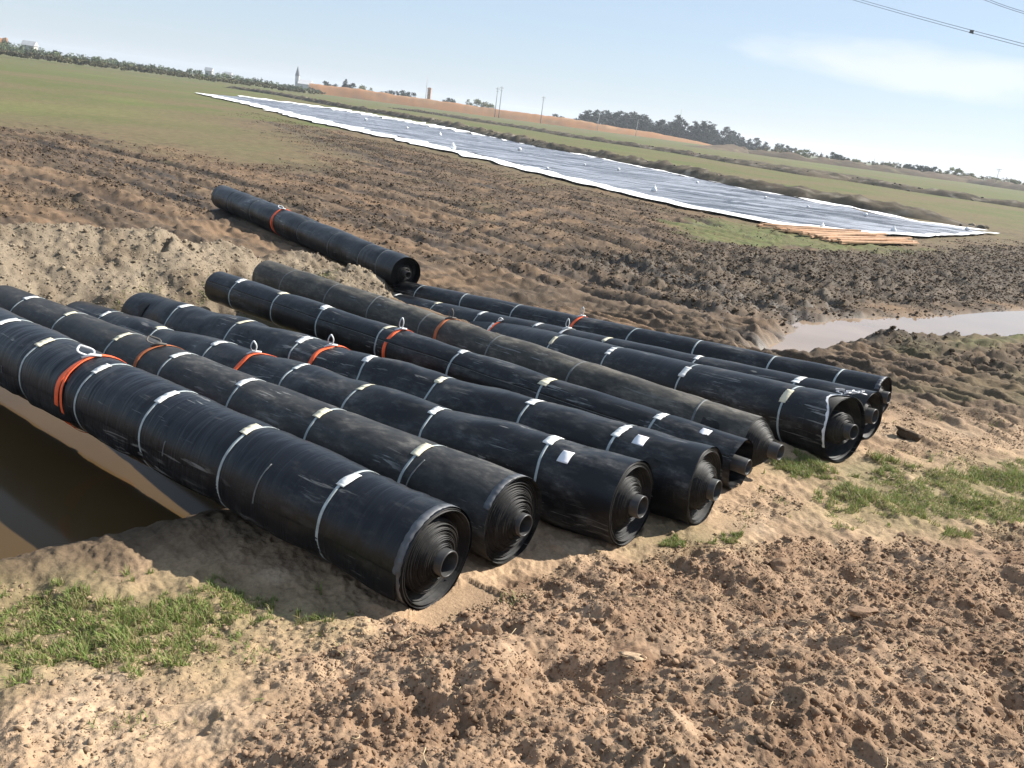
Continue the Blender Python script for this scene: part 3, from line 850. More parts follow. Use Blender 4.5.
    if torn:
        # white torn backing along the ripped rim, and a crumpled tatter on top
        t = np.linspace(rad(30), rad(205), 60)
        cut = .12 * np.exp(-((t - 1.9) / .45) ** 2)
        w_ = .022 * (1 + .8 * perlin(t * 6, 0 * t, sd + 31))
        x1 = L + .004 - cut; rows = [P(x1, t, rad_at(x1, t) + .004), P(x1 - np.abs(w_), t, rad_at(x1, t) + .006)]
        np_mesh('torn_edge', np.stack(rows, 1).reshape(-1, 3), grid_faces(60, 2)[:, ::-1], M_TAPE, root, smooth=False)
        mb = MB()
        t2 = np.linspace(0, 1, 9)
        for k in range(3):
            pts = [(OFF[0] + L - .12 + .05 * k + .05 * q_ + .02 * rs.normal(), -.02 + .05 * k + .02 * rs.normal() + .1 * q_, OFF[2] + R + .012 + .035 * math.sin(q_ * 3.1) * rs.uniform(.5, 1)) for q_ in t2]
            mb.tube(pts, .010 + .006 * rs.random(9), 5, flat=.4)
        mb.build('torn_tatter', M_TAPE, root, smooth=False)
    return root

def ramp_prof(*pts):
    us = [p[0] for p in pts][::-1]; es = [p[1] for p in pts][::-1]
    return lambda u: np.interp(u, us, es)

build_roll('A', 'shiny black roll nearest the camera, bright orange sling near the water', M_WRINK, [14, 56, 113, 177, 257, 357], (), [(96, 2)],
           lump=.008, wrink=.0045, prof=ramp_prof((1, 0), (.90, -.008), (.86, -.06), (.74, -.065), (.72, -.03), (.25, .035)), core_ext=.075, turns=26,
           flap=(207, 178, .030, None), name_seed=1, cords=[(206, 160, 250), (298, 130, 235), (40, 170, 230)])
build_roll('B', 'dusty dark grey roll second from the front with faded sling', M_GREY, [33, 75, 130, 184, 253, 332, 430], (), [(162, 2)],
           lump=.006, wrink=.001, prof=ramp_prof((1, 0), (.9, -.03), (.72, -.02), (.66, .0), (.25, .06)), core_ext=.085, core_r=.066, turns=23,
           name_seed=2, padmats=[M_PAD, M_PADY, M_PADY, M_PAD], slingmat=M_SLINGF, loopmat=M_LOOPD, cords=[(440, 120, 165)])
build_roll('C', 'lumpy black roll third from the front, white square sticker near its end', M_BLACK, [112, 164, 223, 300, 366, 443, 557], (), [(257, 1)],
           lump=.023, wrink=.0022, prof=ramp_prof((1, 0), (.86, -.01), (.80, -.04), (.62, -.05), (.58, -.02), (.42, .0), (.25, .02)), core_ext=.075, turns=25,
           stickers=[(579, 122, .085, .095)], name_seed=3)
build_roll('D', 'bulging black roll fourth from the front, white strap pad and square sticker', M_BLACK, [187, 246, 310, 376, 446, 537, 627], (), [(333, 1)],
           lump=.023, wrink=.002, prof=ramp_prof((1, 0), (.86, -.005), (.8, -.035), (.62, -.04), (.58, .0), (.40, .03), (.25, .05)), core_ext=.09, turns=24,
           stickers=[(650, 118, .085, .095)], name_seed=4)
build_roll('E', 'slim roll with long pale seam and hollow end, yellow pad near the sticker', M_BLACK, [244, 285, 330, 390, 464, 551, 662], (), [(402, 3)],
           lump=.012, wrink=.001, prof=ramp_prof((1, 0), (.96, -.01), (.93, -.22), (.45, -.24), (.25, -.2)), core_ext=.06, core_r=.062, turns=12,
           stickers=[(710, 112, .08, .085)], flap=(152, 110, .006, M_STRAPD), name_seed=5, padmats=[M_PAD, M_PADY])
build_roll('F', 'very dusty grey roll in the middle with cone shaped telescoped end', M_DUSTY, [], [296, 340, 381, 433, 502, 584, 706], [(452, 1)],
           lump=.011, wrink=.0015, prof=ramp_prof((1, 0), (.9, .0), (.84, .03), (.55, .10), (.27, .15)), core_ext=.22, core_r=.066, turns=20,
           name_seed=6, strapmat=M_STRAPD, slingmat=M_SLINGF, loopmat=M_LOOPD)
build_roll('G', 'fat black roll with torn white edged rim at its open end', M_BLACK, [502, 564, 620, 697, 800], [], [(503, 0)],
           lump=.007, wrink=.001, prof=ramp_prof((1, -.01), (.93, -.02), (.90, -.22), (.52, -.24), (.50, -.02), (.25, .03)), core_ext=.085, core_r=.066, turns=22,
           name_seed=7, padoff=25, torn=True)
build_roll('H', 'roll squeezed between the torn roll and the last one, white pads', M_BLACK, [400, 440, 485, 540, 610, 701, 802], [], [(568, 3)],
           lump=.006, wrink=.001, prof=ramp_prof((1, 0), (.92, -.02), (.88, -.14), (.55, -.16), (.5, -.06), (.25, -.02)), core_ext=.03, turns=16, name_seed=8, slingmat=M_LOOP)
build_roll('I', 'smooth black roll furthest from the camera in the row, beside the puddle', M_BLACK, [], [424, 468, 520, 637, 701, 776, 843], [(582, 3)],
           lump=.004, wrink=.0008, prof=ramp_prof((1, 0), (.9, -.02), (.85, -.08), (.6, -.1), (.5, -.05), (.25, 0)), core_ext=.05, core_r=.062, turns=15, name_seed=9)
build_roll('J', 'separate black roll lying alone on the mud behind the soil heap', M_BLACK, [], [225, 240, 262, 311, 343, 373, 390], [(284, 2)],
           lump=.014, wrink=.003, prof=ramp_prof((1, 0), (.95, -.02), (.92, -.10), (.55, -.12), (.5, -.05), (.25, .0)), core_ext=.07, core_r=.06, turns=9, name_seed=10, strapmat=M_STRAPD)

# ------------------------------------------------------------------ loose clods, straw, grass
def icos(sub):
    import bmesh
    bm = bmesh.new(); bmesh.ops.create_icosphere(bm, subdivisions=sub, radius=1)
    V = np.array([v.co[:] for v in bm.verts]); Fc = np.array([[v.index for v in f.verts] for f in bm.faces]); bm.free()
    return V, Fc

def clod_protos(sub, n, seed):
    V0, Fc = icos(sub); out = []
    g = np.random.default_rng(seed)
    for k in range(n):
        V = V0.copy(); s = seed * 10 + k * 3
        d = .34 * perlin(V[:, 0] * 1.3 + k, V[:, 1] * 1.3 + V[:, 2], s) + .22 * perlin(V[:, 2] * 2.4 + 5, V[:, 0] * 2.4 - V[:, 1], s + 1)
        V = V * (1 + d)[:, None]
        # broken flat faces
        for _ in range(8):
            nrm = g.normal(size=3); nrm /= np.linalg.norm(nrm)
            h = V @ nrm; ex = np.maximum(0, h - g.uniform(.42, .78)); V = V - ex[:, None] * nrm
        if sub >= 2: V = V + .26 * np.stack([fbm(V[:, 1] * 3.1 + k, V[:, 2] * 3.1 + q_, 3, s + 5 + q_) for q_ in range(3)], 1)
        V *= np.array([1.1, g.uniform(.6, .95), g.uniform(.42, .75)])
        out.append(V)
    return out, Fc

def scatter(name, xs, ys, sizes, sub, seed, mat, colf, sink=.25, zs=None):
    protos, Fc = clod_protos(sub, 9, seed)
    g = np.random.default_rng(seed + 1)
    zs = zat(xs, ys) if zs is None else zs; nv = len(protos[0])
    n = len(xs); P9 = np.array(protos)[g.integers(0, 9, n)] * sizes[:, None, None]
    a = g.uniform(0, 6.283, n)[:, None]; tl = g.normal(0, .35, n)[:, None]
    X, Y, Z = P9[..., 0], P9[..., 1], P9[..., 2]
    Y, Z = Y * np.cos(tl) - Z * np.sin(tl), Y * np.sin(tl) + Z * np.cos(tl)
    X, Y = X * np.cos(a) - Y * np.sin(a), X * np.sin(a) + Y * np.cos(a)
    Vs = np.stack([X + xs[:, None], Y + ys[:, None], Z + (zs + sizes * (.45 - sink))[:, None]], -1)
    cols = np.repeat(np.asarray(colf)[:, None, :], nv, 1)
    Fa = (Fc[None] + (np.arange(len(xs)) * nv)[:, None, None]).reshape(-1, 3)
    return np_mesh(name, Vs.reshape(-1, 3), Fa, mat, smooth=False, cols=cols.reshape(-1, 3), attrs={'wet': np.zeros(len(xs) * nv)})

def sample_in(poly, n, g, pred=None):
    P = np.array(poly); lo, hi = P.min(0), P.max(0); X = []; Y = []; tot = 0
    while tot < n:
        k_ = max(4000, int(1.6 * n)); x = g.uniform(lo[0], hi[0], k_); y = g.uniform(lo[1], hi[1], k_)
        m = poly_sd(x, y, poly) < 0
        if pred is not None: m &= pred(x, y)
        x, y = x[m], y[m]; X.append(x); Y.append(y); tot += len(x)
        if len(x) == 0: break
    return np.concatenate(X)[:n], np.concatenate(Y)[:n]

g = np.random.default_rng(5)
VIEW = [(-1.6, 1.5), (3.6, 1.3), (6.5, 6.4), (3.2, 6.6), (1.5, 4.95), (.3, 4.0), (-.5, 3.4), (-1.3, 2.4)]
def outside_rolls(x, y):
    ok = np.ones(len(x), bool)
    for r_ in SPECS.values():
        s = (x - r_.far[0]) * r_.axis[0] + (y - r_.far[1]) * r_.axis[1]
        d = np.abs((x - r_.far[0]) * r_.Y[0] + (y - r_.far[1]) * r_.Y[1])
        ok &= ~((s < r_.L + .12) & (s > -.2) & (d < r_.R))
    return ok
def clodcol(n, lo=(.135, .085, .055), hi=(.30, .205, .135)):
    t = np.clip(g.beta(2, 2.2, n), 0, 1)[:, None]
    return np.array(lo) * (1 - t) + np.array(hi) * t
inm = lambda x, y: (poly_sd(x, y, MOUND) + .25 * fbm(x * 1.8, y * 1.8, 3, 173) < 0) & (fbm(x * 1.15 + 2.7, y * 1.15, 3, 193) < .33 + .2 * np.random.default_rng(1).random(len(x))) & outside_rolls(x, y)
x, y = sample_in(VIEW, 84000, g, inm)
sz = .0034 * (1 - g.random(len(x))) ** -.40
sz = np.clip(sz, .003, .022)
o = scatter('dirt_crumbs', x, y, sz, 1, 41, M_SOIL, clodcol(len(x), (.13, .082, .051), (.31, .208, .135)))
tag(o, 'loose brown crumbs of dry earth covering the foreground mound', 'loose earth', kind='stuff')
x, y = sample_in(VIEW, 420, g, inm)
sz = np.clip(.013 * (1 - g.random(len(x))) ** -.36, .012, .045)
o = scatter('dirt_clods', x, y, sz, 3, 43, M_SOIL, clodcol(len(x)), .3)
tag(o, 'fist sized brown clods of dug earth on the foreground mound', 'loose earth', kind='stuff')
SANDP = [(-3.0, 2.0), (-1.2, 1.7), (-.2, 3.2), (.5, 4.1), (1.6, 5.0), (3.5, 6.6), (6, 6.8), (6.5, 8.6), (3.9, 8.6), (3.2, 7.0), (2.3, 6.4), (1.5, 5.3), (.7, 4.6), (-.2, 3.6), (-1.5, 3.4), (-2.7, 3.6)]
ins = lambda x, y: outside_rolls(x, y) & (fbm(x * 1.4 + 1, y * 1.4, 4, 213) > -.15)
x, y = sample_in(SANDP, 28000, g, ins)
sz = np.clip(.0030 * (1 - g.random(len(x))) ** -.42, .003, .020)
o = scatter('soil_crumbs', x, y, sz, 1, 45, M_SOIL, clodcol(len(x), (.20, .14, .09), (.36, .26, .17)))
tag(o, 'pale sandy crumbs scattered on the trampled bank before the roll ends', 'loose earth', kind='stuff')

# dark clods thrown up in the wheel-rutted mud
MUDV = [tuple(at_z(a, b, FZ)[:2]) for a, b in ((-60, 120), (250, 112), (480, 165), (700, 216), (1060, 245), (1060, 425), (905, 425), (880, 372), (800, 350), (600, 300), (420, 262), (300, 225), (150, 222), (-60, 215))]
def inmud(x, y):
    al = x * .60 - y * .80; ac = -x * .80 - y * .60
    st = fbm(al * .25, ac * 1.6, 4, 83)
    dk = 1 - sstep(-.5, .5, poly_sd(x, y, DARKMUD) + .7 * fbm(x * .9, y * .9, 3, 113))
    rut = np.zeros(len(x))
    for p in RUTS: rut = np.maximum(rut, np.exp(-(seg_dist(x, y, p) / (.45 + .012 * y)) ** 2))
    ln_, r2_, s2_ = tracks(x, y)
    pr_ = np.clip(.06 + .35 * sstep(0, .4, -ln_) + .9 * s2_ * sstep(-.2, .3, fbm(x * .8, y * .8, 2, 103)) + .75 * dk, 0, 1)
    wet_ = (poly_sd(x, y, PUDDLE) > .15) & (poly_sd(x, y, DITCH) > .1)
    onmud = 1 - sstep(-1.0, .6, poly_sd(x, y, MUDLINE) / (.06 * np.hypot(x, y)) + fbm(x * .5, y * .35, 4, 71) * 1.6)
    gr = np.zeros(len(x))
    for gp in GREENP: gr = np.maximum(gr, 1 - sstep(-.4, .6, poly_sd(x, y, gp)))
    pr_ = pr_ * onmud * (1 - .92 * gr)
    return outside_rolls(x, y) & wet_ & (np.random.default_rng(3).random(len(x)) < pr_ * np.clip(28 / (y + 6), .2, 1.2))
x, y = sample_in(MUDV, 64000, g, inmud)
sz = np.clip(.0105 * (1 - g.random(len(x))) ** -.40 * (1 + y / 40), .0105, .065)
o = scatter('mud_clods', x, y, sz, 1, 47, M_SOIL, clodcol(len(x), (.050, .038, .028), (.165, .116, .074)), .3)
tag(o, 'dark lumps of churned mud along the wheel ruts', 'mud', kind='stuff')
HP = [p[:2] for p in CREST]
x, y = sample_in([(-10, 8), (-3.5, 8.4), (-1.2, 10.5), (-1.2, 14.4), (-4, 14.6), (-10, 12.0)], 30000, g, outside_rolls)
ihx = np.clip(np.round((x - hx[0]) / .026).astype(int), 0, len(hx) - 1); ihy = np.clip(np.round((y - hy[0]) / .026).astype(int), 0, len(hy) - 1)
hzz = hz.reshape(len(hx), len(hy))[ihx, ihy]; ok = hzz > zat(x, y) + .02
x, y, hzz = x[ok][:16000], y[ok][:16000], hzz[ok][:16000]
sz = np.clip(.0075 * (1 - g.random(len(x))) ** -.40, .007, .045)
o = scatter('heap_crumbs', x, y, sz, 1, 49, M_SOIL, clodcol(len(x), (.17, .132, .092), (.30, .245, .175)), .38, zs=hzz)
tag(o, 'pale dry crumbs and lumps lying on the soil heap', 'loose earth', kind='stuff')

# a few lumps one can pick out
for (px, py, zz, s, flat, lab, cc) in [
        (640, 648, .55, .052, .35, 'flat pale slab of dry earth lying among brown clods', (.38, .27, .175)),
        (868, 597, .30, .075, .8, 'large rounded clod on the right of the foreground mound', (.25, .165, .108)),
        (906, 437, .03, .115, 1.0, 'dark clump of earth alone on the bank right of the roll ends', (.075, .055, .038)),
        (620, 560, .12, .045, .8, 'brown clod just below the sticker roll end', (.24, .16, .105)),
        (788, 545, .2, .07, .8, 'brown clod at the top edge of the foreground mound', (.235, .155, .10)),
        (105, 663, .25, .04, .7, 'pale clod at the lower edge of the left grass', (.33, .24, .16))]:
    p = at_z(px, py, zz); zg = float(zat(p[0], p[1]))
    protos, Fc = clod_protos(3, 1, int(px))
    V = protos[0] * s * np.array([1.25, 1, flat])
    V = V + .10 * s * np.stack([fbm(V[:, 1] * 3 / s, V[:, 2] * 3 / s, 3, 5 + k) for k in range(3)], 1)
    o = np_mesh('earth_clod', V, Fc, M_SOIL, smooth=False, cols=np.tile(cc, (len(V), 1)), attrs={'wet': np.zeros(len(V))})
    o.location = (p[0], p[1], zg + s * flat * .35)
    tag(o, lab, 'clod')

def leaf_material(name, trans=.25, rough=.6):
    t = NT(name)
    at = t.n('ShaderNodeAttribute'); at.attribute_name = 'Col'
    m = t.set(color=at.outputs['Color'], rough=rough, spec=.25)
    tr = t.n('ShaderNodeBsdfTranslucent'); t.l(at.outputs['Color'], tr.inputs[0])
    mx = t.n('ShaderNodeMixShader'); mx.inputs[0].default_value = trans
    t.l(t.b.outputs[0], mx.inputs[1]); t.l(tr.outputs[0], mx.inputs[2]); t.l(mx.outputs[0], t.out.inputs[0])
    return m
M_GRASS = leaf_material('grass_blades', .35)
M_LEAF = leaf_material('tree_leaves', .2)
M_STRAW = leaf_material('dry_straw', .1, .8)

def blades(name, xs, ys, hts, widths, cols, mat, lean=.5, seed=3, dz=-.004, zs=None):
    g = np.random.default_rng(seed); n = len(xs)
    zs = (zat(xs, ys) if zs is None else zs) + dz
    az = g.uniform(0, 6.283, n); ln = np.abs(g.normal(lean, .35, n))
    dx, dy = np.cos(az), np.sin(az); wx, wy = -dy, dx
    V = np.zeros((n, 7, 3)); C = np.zeros((n, 7, 3))
    for k, (t, wf) in enumerate(((0, 1.0), (.4, .85), (.75, .55), (1, 0))):
        fx = xs + dx * hts * ln * t ** 1.8; fy = ys + dy * hts * ln * t ** 1.8
        fz = zs + hts * (t - .25 * np.minimum(ln, 1.4) * t * t)
        if k < 3:
            for s_, j in ((-1, 2 * k), (1, 2 * k + 1)):
                V[:, j] = np.stack([fx + s_ * wx * widths * wf / 2, fy + s_ * wy * widths * wf / 2, fz], 1)
        else: V[:, 6] = np.stack([fx, fy, fz], 1)
    C[:] = cols[:, None, :]
    tri = np.array([[0, 1, 3], [0, 3, 2], [2, 3, 5], [2, 5, 4], [4, 5, 6]])
    Fa = (tri[None] + (np.arange(n) * 7)[:, None, None]).reshape(-1, 3)
    return np_mesh(name, V.reshape(-1, 3), Fa, mat, smooth=False, cols=C.reshape(-1, 3))

def grass_cols(n, g, dry=.36):
    t = g.random((n, 1)); c = np.array([.11, .165, .036]) * (1 - t) + np.array([.235, .29, .08]) * t
    d = g.random(n) < dry
    c[d] = np.array([.30, .25, .12]) * g.uniform(.7, 1.1, (d.sum(), 1))
    return c
for (poly, nm), cnt, hh, lab in zip(GRASSP, (10500, 16000, 4200, 1500), (.046, .048, .060, .04),
        ('tufts of green grass on the sandy bank at lower left', 'patch of bright green grass on the bank at right', 'strip of green grass against the ends of the thick rolls', 'thin strip of short grass before the stickered roll ends')):
    th0 = {'left': .10, 'right': .04, 'ends': -.25, 'mid': -.1}[nm]
    pr = lambda x, y: outside_rolls(x, y) & (fbm(x * 2.6, y * 2.6, 4, 401) + .9 * fbm(x * 9, y * 9, 3, 403) > th0 - .12 + .6 * sstep(-.35, .12, poly_sd(x, y, poly)) - .1)
    big_poly = [tuple(np.mean(np.array(poly), 0) + (np.array(p) - np.mean(np.array(poly), 0)) * 1.22) for p in poly]
    x, y = sample_in(big_poly, cnt, g, pr)
    h = hh * g.uniform(.35, 1.3, len(x)) * (.7 + .6 * sstep(-.1, .4, fbm(x * 2.3, y * 2.3, 4, 401)))
    o = blades('grass', x, y, h, g.uniform(.003, .0062, len(x)), grass_cols(len(x), g), M_GRASS, .6, int(cnt))
    tag(o, lab, 'grass', kind='stuff')
# sparse weeds elsewhere on the bank
x, y = sample_in(SANDP, 1500, g, lambda x, y: outside_rolls(x, y) & (fbm(x * 3.2, y * 3.2, 3, 407) > .28))
o = blades('weeds', x, y, .04 * g.uniform(.4, 1.3, len(x)), g.uniform(.003, .005, len(x)), grass_cols(len(x), g, .45), M_GRASS, .8, 77)
tag(o, 'sparse short weeds between the crumbs of the sandy bank', 'weeds', kind='stuff')
# green tufts at the foot of the soil heap
hzg = hz.reshape(len(hx), len(hy))
X_, Y_ = [], []
for (px, py) in ((118, 291), (150, 285), (208, 286), (226, 280), (232, 290), (95, 300), (330, 268)):
    p = at_z(px, py, -.05); X_.append(g.normal(p[0], .11, 170)); Y_.append(g.normal(p[1], .13, 170))
x, y = np.concatenate(X_), np.concatenate(Y_)
ok = outside_rolls(x, y); x, y = x[ok], y[ok]
ihx = np.clip(np.round((x - hx[0]) / .026).astype(int), 0, len(hx) - 1); ihy = np.clip(np.round((y - hy[0]) / .026).astype(int), 0, len(hy) - 1)
o = blades('weeds', x, y, .07 * g.uniform(.4, 1.3, len(x)), g.uniform(.004, .007, len(x)), grass_cols(len(x), g, .3), M_GRASS, .7, 79, zs=np.maximum(hzg[ihx, ihy], zat(x, y)))
tag(o, 'few green tufts on the front of the pale soil heap', 'weeds', kind='stuff')
# straw and rootlets
x, y = sample_in(VIEW + [], 420, g, outside_rolls)
n = len(x)
mbv = MB()
zs = zat(x, y)
for i in range(n):
    a = g.uniform(0, 6.283); L_ = g.uniform(.025, .10); b = g.normal(0, .6)
    pts = [(x[i] + L_ * (t - .5) * math.cos(a + b * t), y[i] + L_ * (t - .5) * math.sin(a + b * t), zs[i] + .006 + .014 * g.random() + .01 * t) for t in np.linspace(0, 1, 4)]
    mbv.tube(pts, .0011 + .0009 * g.random(), 4)
M_STRAW2 = simple('straw', (.42, .32, .19), .85, .3, 40)
o = mbv.build('straw', M_STRAW2); tag(o, 'bits of pale straw and rootlets on the foreground earth', 'straw', kind='stuff')

# ------------------------------------------------------------------ lined strip on the field
def along(poly, n):
    P = np.array(poly, float); d = np.r_[0, np.cumsum(np.linalg.norm(np.diff(P, axis=0), axis=1))]
    s = np.linspace(0, d[-1], n)
    return np.stack([np.interp(s, d, P[:, k]) for k in range(P.shape[1])], 1)
def world(pts, z=FZ): return [at_z(a, b, z) for a, b in pts]
NEAR_OUT = world([(192, 93), (245, 105), (300, 120), (385, 139), (470, 158.5), (600, 190.5), (700, 213.5), (790, 229), (860, 236.5), (924, 239), (1000, 235.5)])
NEAR_IN = world([(228, 97), (262, 104), (310, 115.5), (390, 133.5), (475, 152), (603, 184), (702, 207.5), (792, 224.5), (862, 231.5), (924, 234.5), (982, 233.5)])
FAR_IN = world([(240, 97.5), (290, 104), (340, 111.2), (420, 125.3), (500, 140), (600, 160), (700, 181), (780, 197), (850, 210), (920, 225), (978, 232.5)])
FAR_OUT = world([(236, 95.5), (285, 101.8), (342, 109), (422, 122.8), (502, 137.3), (602, 157.3), (702, 178.3), (782, 194.5), (852, 207.8), (922, 223.2), (990, 233)])
strip = empty('lined_strip', tuple(at_z(600, 175, FZ)), 'long black plastic sheet with white borders laid out across the field', 'plastic sheet')
inv = np.array(at_z(600, 175, FZ))
def ribbon(name, a, b, n, m, z, mat, amp, seed, parent, ragged=0, gap=None):
    A = along(a, n); B = along(b, n)
    t = np.linspace(0, 1, m)[None, :, None]
    if ragged:
        q = ragged * perlin(np.arange(n) * .21, np.zeros(n), seed + 9)[:, None]
        A = A + (B - A) * q; B = B + (B - A) * ragged * perlin(np.arange(n) * .27, np.zeros(n) + 3, seed + 10)[:, None]
    P = A[:, None, :] * (1 - t) + B[:, None, :] * t
    x, y = P[..., 0], P[..., 1]
    P[..., 2] = FZ + z + amp * (.5 + fbm(x * .35, y * .35, 3, seed)) + amp * .5 * fbm(x * 1.3, y * 1.3, 3, seed + 1)
    Fc = grid_faces(n, m)
    if gap is not None:
        i = np.repeat(np.arange(n - 1), m - 1)
        Fc = Fc[perlin(i * .13, i * 0 + .5, seed + 4) > gap]
    V = P.reshape(-1, 3) - inv
    me_o = np_mesh(name, V, Fc[:, ::-1] if True else Fc, mat, parent)
    return me_o
def sheet_material():
    t = NT('field_sheet')
    co = t.n('ShaderNodeTexCoord').outputs['Object']
    rot = t.n('ShaderNodeMapping'); t.l(co, rot.inputs[0]); rot.inputs['Rotation'].default_value = (0, 0, rad(46)); rot.inputs['Scale'].default_value = (.16, 1.0, 1)
    n = t.noise(rot.outputs[0], 1.1, 7, .7, .5)
    c = t.mix(t.ramp(n, [(.42, 0.), (.58, 1.)]), (.020, .022, .030), (.285, .30, .34))
    return t.set(color=c, rough=t.ramp(n, [(.3, .34), (.7, .55)]), spec=.6, normal=t.bump(t.noise(rot.outputs[0], 2.2, 6, .65), .9, .22))
M_WHITE = simple('white_geotextile', (.78, .78, .77), .8, .1, 1.5)
ribbon('black_sheet', [lerp(a_, b_, .5) for a_, b_ in zip(NEAR_OUT, NEAR_IN)], FAR_IN, 220, 22, .06, sheet_material(), .10, 501, strip)
ribbon('white_border', NEAR_OUT, [lerp(a_, b_, .55) for a_, b_ in zip(NEAR_OUT, NEAR_IN)], 260, 5, .10, M_WHITE, .06, 503, strip, .42)
ribbon('white_border', FAR_IN, [lerp(a_, b_, .75) for a_, b_ in zip(FAR_IN, FAR_OUT)], 260, 4, .10, M_WHITE, .06, 505, strip, .75)
# white sandbags
def sandbag_mesh(k):
    n, m = 14, 12
    t = np.linspace(0, 1, n); a = np.linspace(0, 6.283, m, endpoint=False)
    prof = np.interp(t, [0, .04, .2, .5, .72, .8, .9, 1], [.02, .75, 1.0, .92, .42, .22, .38, .30])
    T, A = np.meshgrid(t, a, indexing='ij')
    rr_ = prof[:, None] * (1 + .12 * perlin(T * 3 + k, A * 1.2, 600 + k))
    V = np.stack([rr_ * np.cos(A) * .30, rr_ * np.sin(A) * .24, T * .62], -1).reshape(-1, 3)
    me = bpy.data.meshes.new('sandbag')
    Fc = [tuple(f) for f in grid_faces(n, m, True)[:, ::-1]] + [tuple(range(m))[::-1], tuple((n - 1) * m + i for i in range(m))]
    me.from_pydata([tuple(p) for p in V], [], Fc); me.update()
    return me
bag_me = [sandbag_mesh(k) for k in range(3)]
for k, (px, py, hpx, lie) in enumerate([(365, 121, 5, 1), (406, 129, 4, 1), (398, 137, 3, 1), (440, 136, 6, 0), (453, 150, 11, 0), (519, 151, 6, 1), (546, 170, 5, 1),
                                        (584, 166, 4, 1), (619, 171, 5, 1), (654, 192, 11, 0), (697, 184, 5, 1), (764, 199, 5, 1), (807, 208, 4, 1), (822, 228, 8, 0), (867, 217, 6, 1), (893, 232, 9, 0), (965, 231, 7, 1)]):
    p = at_z(px, py, FZ + .08)
    dist_ = (p - CAM) @ _F
    s = .72 * hpx * dist_ / F_PX / (.70 if not lie else .62)
    o = link('sandbag', bag_me[k % 3], M_WHITE if k < 3 else None)
    if not bag_me[k % 3].materials: bag_me[k % 3].materials.append(M_WHITE)
    o.location = (p[0], p[1], FZ + .09 + (.24 * s if lie else 0)); o.scale = (s, s, s)
    o.rotation_euler = (rad(82) if lie else rad(6), 0, rad(40 + 67 * k))
    tag(o, 'white sandbag holding down the long black sheet on the field', 'sandbag', 'white sandbags on the lined strip')

# orange timber boards lying between sheet and mud
M_BOARD = simple('orange_timber', (.45, .275, .16), .75, .3, 6)
a_l, b_l = world([(752, 224), (862, 247)]), world([(836, 231), (905, 243.5)])
g = np.random.default_rng(21)
NB = 26
for i in range(NB):
    t = (i + .5) / NB
    p0 = np.array(at_z(*lerp(np.array([756., 226.5]), np.array([846., 245.5]), t), FZ + .05)); p1 = np.array(at_z(*lerp(np.array([838., 232.]), np.array([916., 243.0]), t ** .8), FZ + .05))
    p0[:2] += g.normal(0, .12, 2); p1[:2] += g.normal(0, .35, 2)
    d = p1 - p0; Ln = float(np.linalg.norm(d[:2])); d /= np.linalg.norm(d)
    mb = MB(); n = 8
    w_, h_ = g.uniform(.09, .16), g.uniform(.045, .07)
    bow = g.normal(0, .03)
    for_v = []
    xs_ = np.linspace(-Ln / 2, Ln / 2, n)
    for q in xs_:
        for (yy, zz_) in ((-w_ / 2, 0), (w_ / 2, 0), (w_ / 2, h_), (-w_ / 2, h_)):
            for_v.append((q, yy + bow * (1 - (2 * q / Ln) ** 2), zz_))
    Fc = [(k * 4 + j, (k + 1) * 4 + j, (k + 1) * 4 + (j + 1) % 4, k * 4 + (j + 1) % 4) for k in range(n - 1) for j in range(4)] + [(0, 1, 2, 3), (n * 4 - 1, n * 4 - 2, n * 4 - 3, n * 4 - 4)]
    mb.add(for_v, Fc)
    o = mb.build('timber_board', M_BOARD, smooth=False)
    o.location = ((p0[0] + p1[0]) / 2, (p0[1] + p1[1]) / 2, FZ + .06 + .05 * (i % 3) + .02 * g.random())
    o.rotation_euler = (0, g.normal(0, .006), math.atan2(d[1], d[0]))
    tag(o, 'long orange timber board in the pile beside the black sheet', 'board', 'orange boards beside the lined strip')

# ------------------------------------------------------------------ earth ridges between the plots
def ridge(name, px_pts, hgt, wid, cols, label, seed, n_per=2.2, rough=1.0, cat='earth ridge', zbase=FZ, step=.35, kindv='structure'):
    P = along(world(px_pts, zbase), max(60, int(np.linalg.norm(np.array(world(px_pts, zbase))[-1] - np.array(world(px_pts, zbase))[0]) / step)))
    T = np.gradient(P, axis=0); T[:, 2] = 0; T /= np.linalg.norm(T, axis=1)[:, None]
    N = np.stack([-T[:, 1], T[:, 0], 0 * T[:, 0]], 1)
    m = 15; u = np.linspace(-1, 1, m)
    n = len(P)
    s = np.arange(n) * step
    wv = wid * (1 + .35 * fbm(s * .15, 0 * s, 3, seed))
    hv = hgt * np.clip(.75 + .8 * fbm(s * .22, 0 * s + 2, 4, seed + 1), .12, 2)
    ends = np.clip(np.minimum(s, s[-1] - s) / (3 * wid), 0, 1); hv = hv * ends
    X = P[:, None, :] + N[:, None, :] * (u[None, :, None] * wv[:, None, None])
    sx, uy = np.meshgrid(s, u * wid, indexing='ij')
    pr = (1 - np.abs(u) ** 1.6)[None, :] * hv[:, None]
    X[..., 2] = zbase - .10 + pr + rough * hgt * (.45 * fbm(sx * .9, uy * 1.5, 4, seed + 2) + .2) * (1 - np.abs(u)[None, :] ** 2) * ends[:, None] + (1 - np.abs(u)[None, :] ** 3) * .10
    c = np.zeros((n * m, 3)); c[:] = cols[0]
    q = fbm(sx * .5, uy, 4, seed + 5).ravel()
    c = mixc(c, cols[1], sstep(-.1, .4, q)); c = mixc(c, cols[2], sstep(.1, .5, fbm(sx * .8 + 9, uy * 1.2, 3, seed + 6).ravel()))
    o = np_mesh(name, X.reshape(-1, 3), grid_faces(n, m)[:, ::-1], M_SOIL, smooth=True, cols=c, attrs={'wet': np.zeros(n * m)})
    return tag(o, label, cat, kind=kindv)
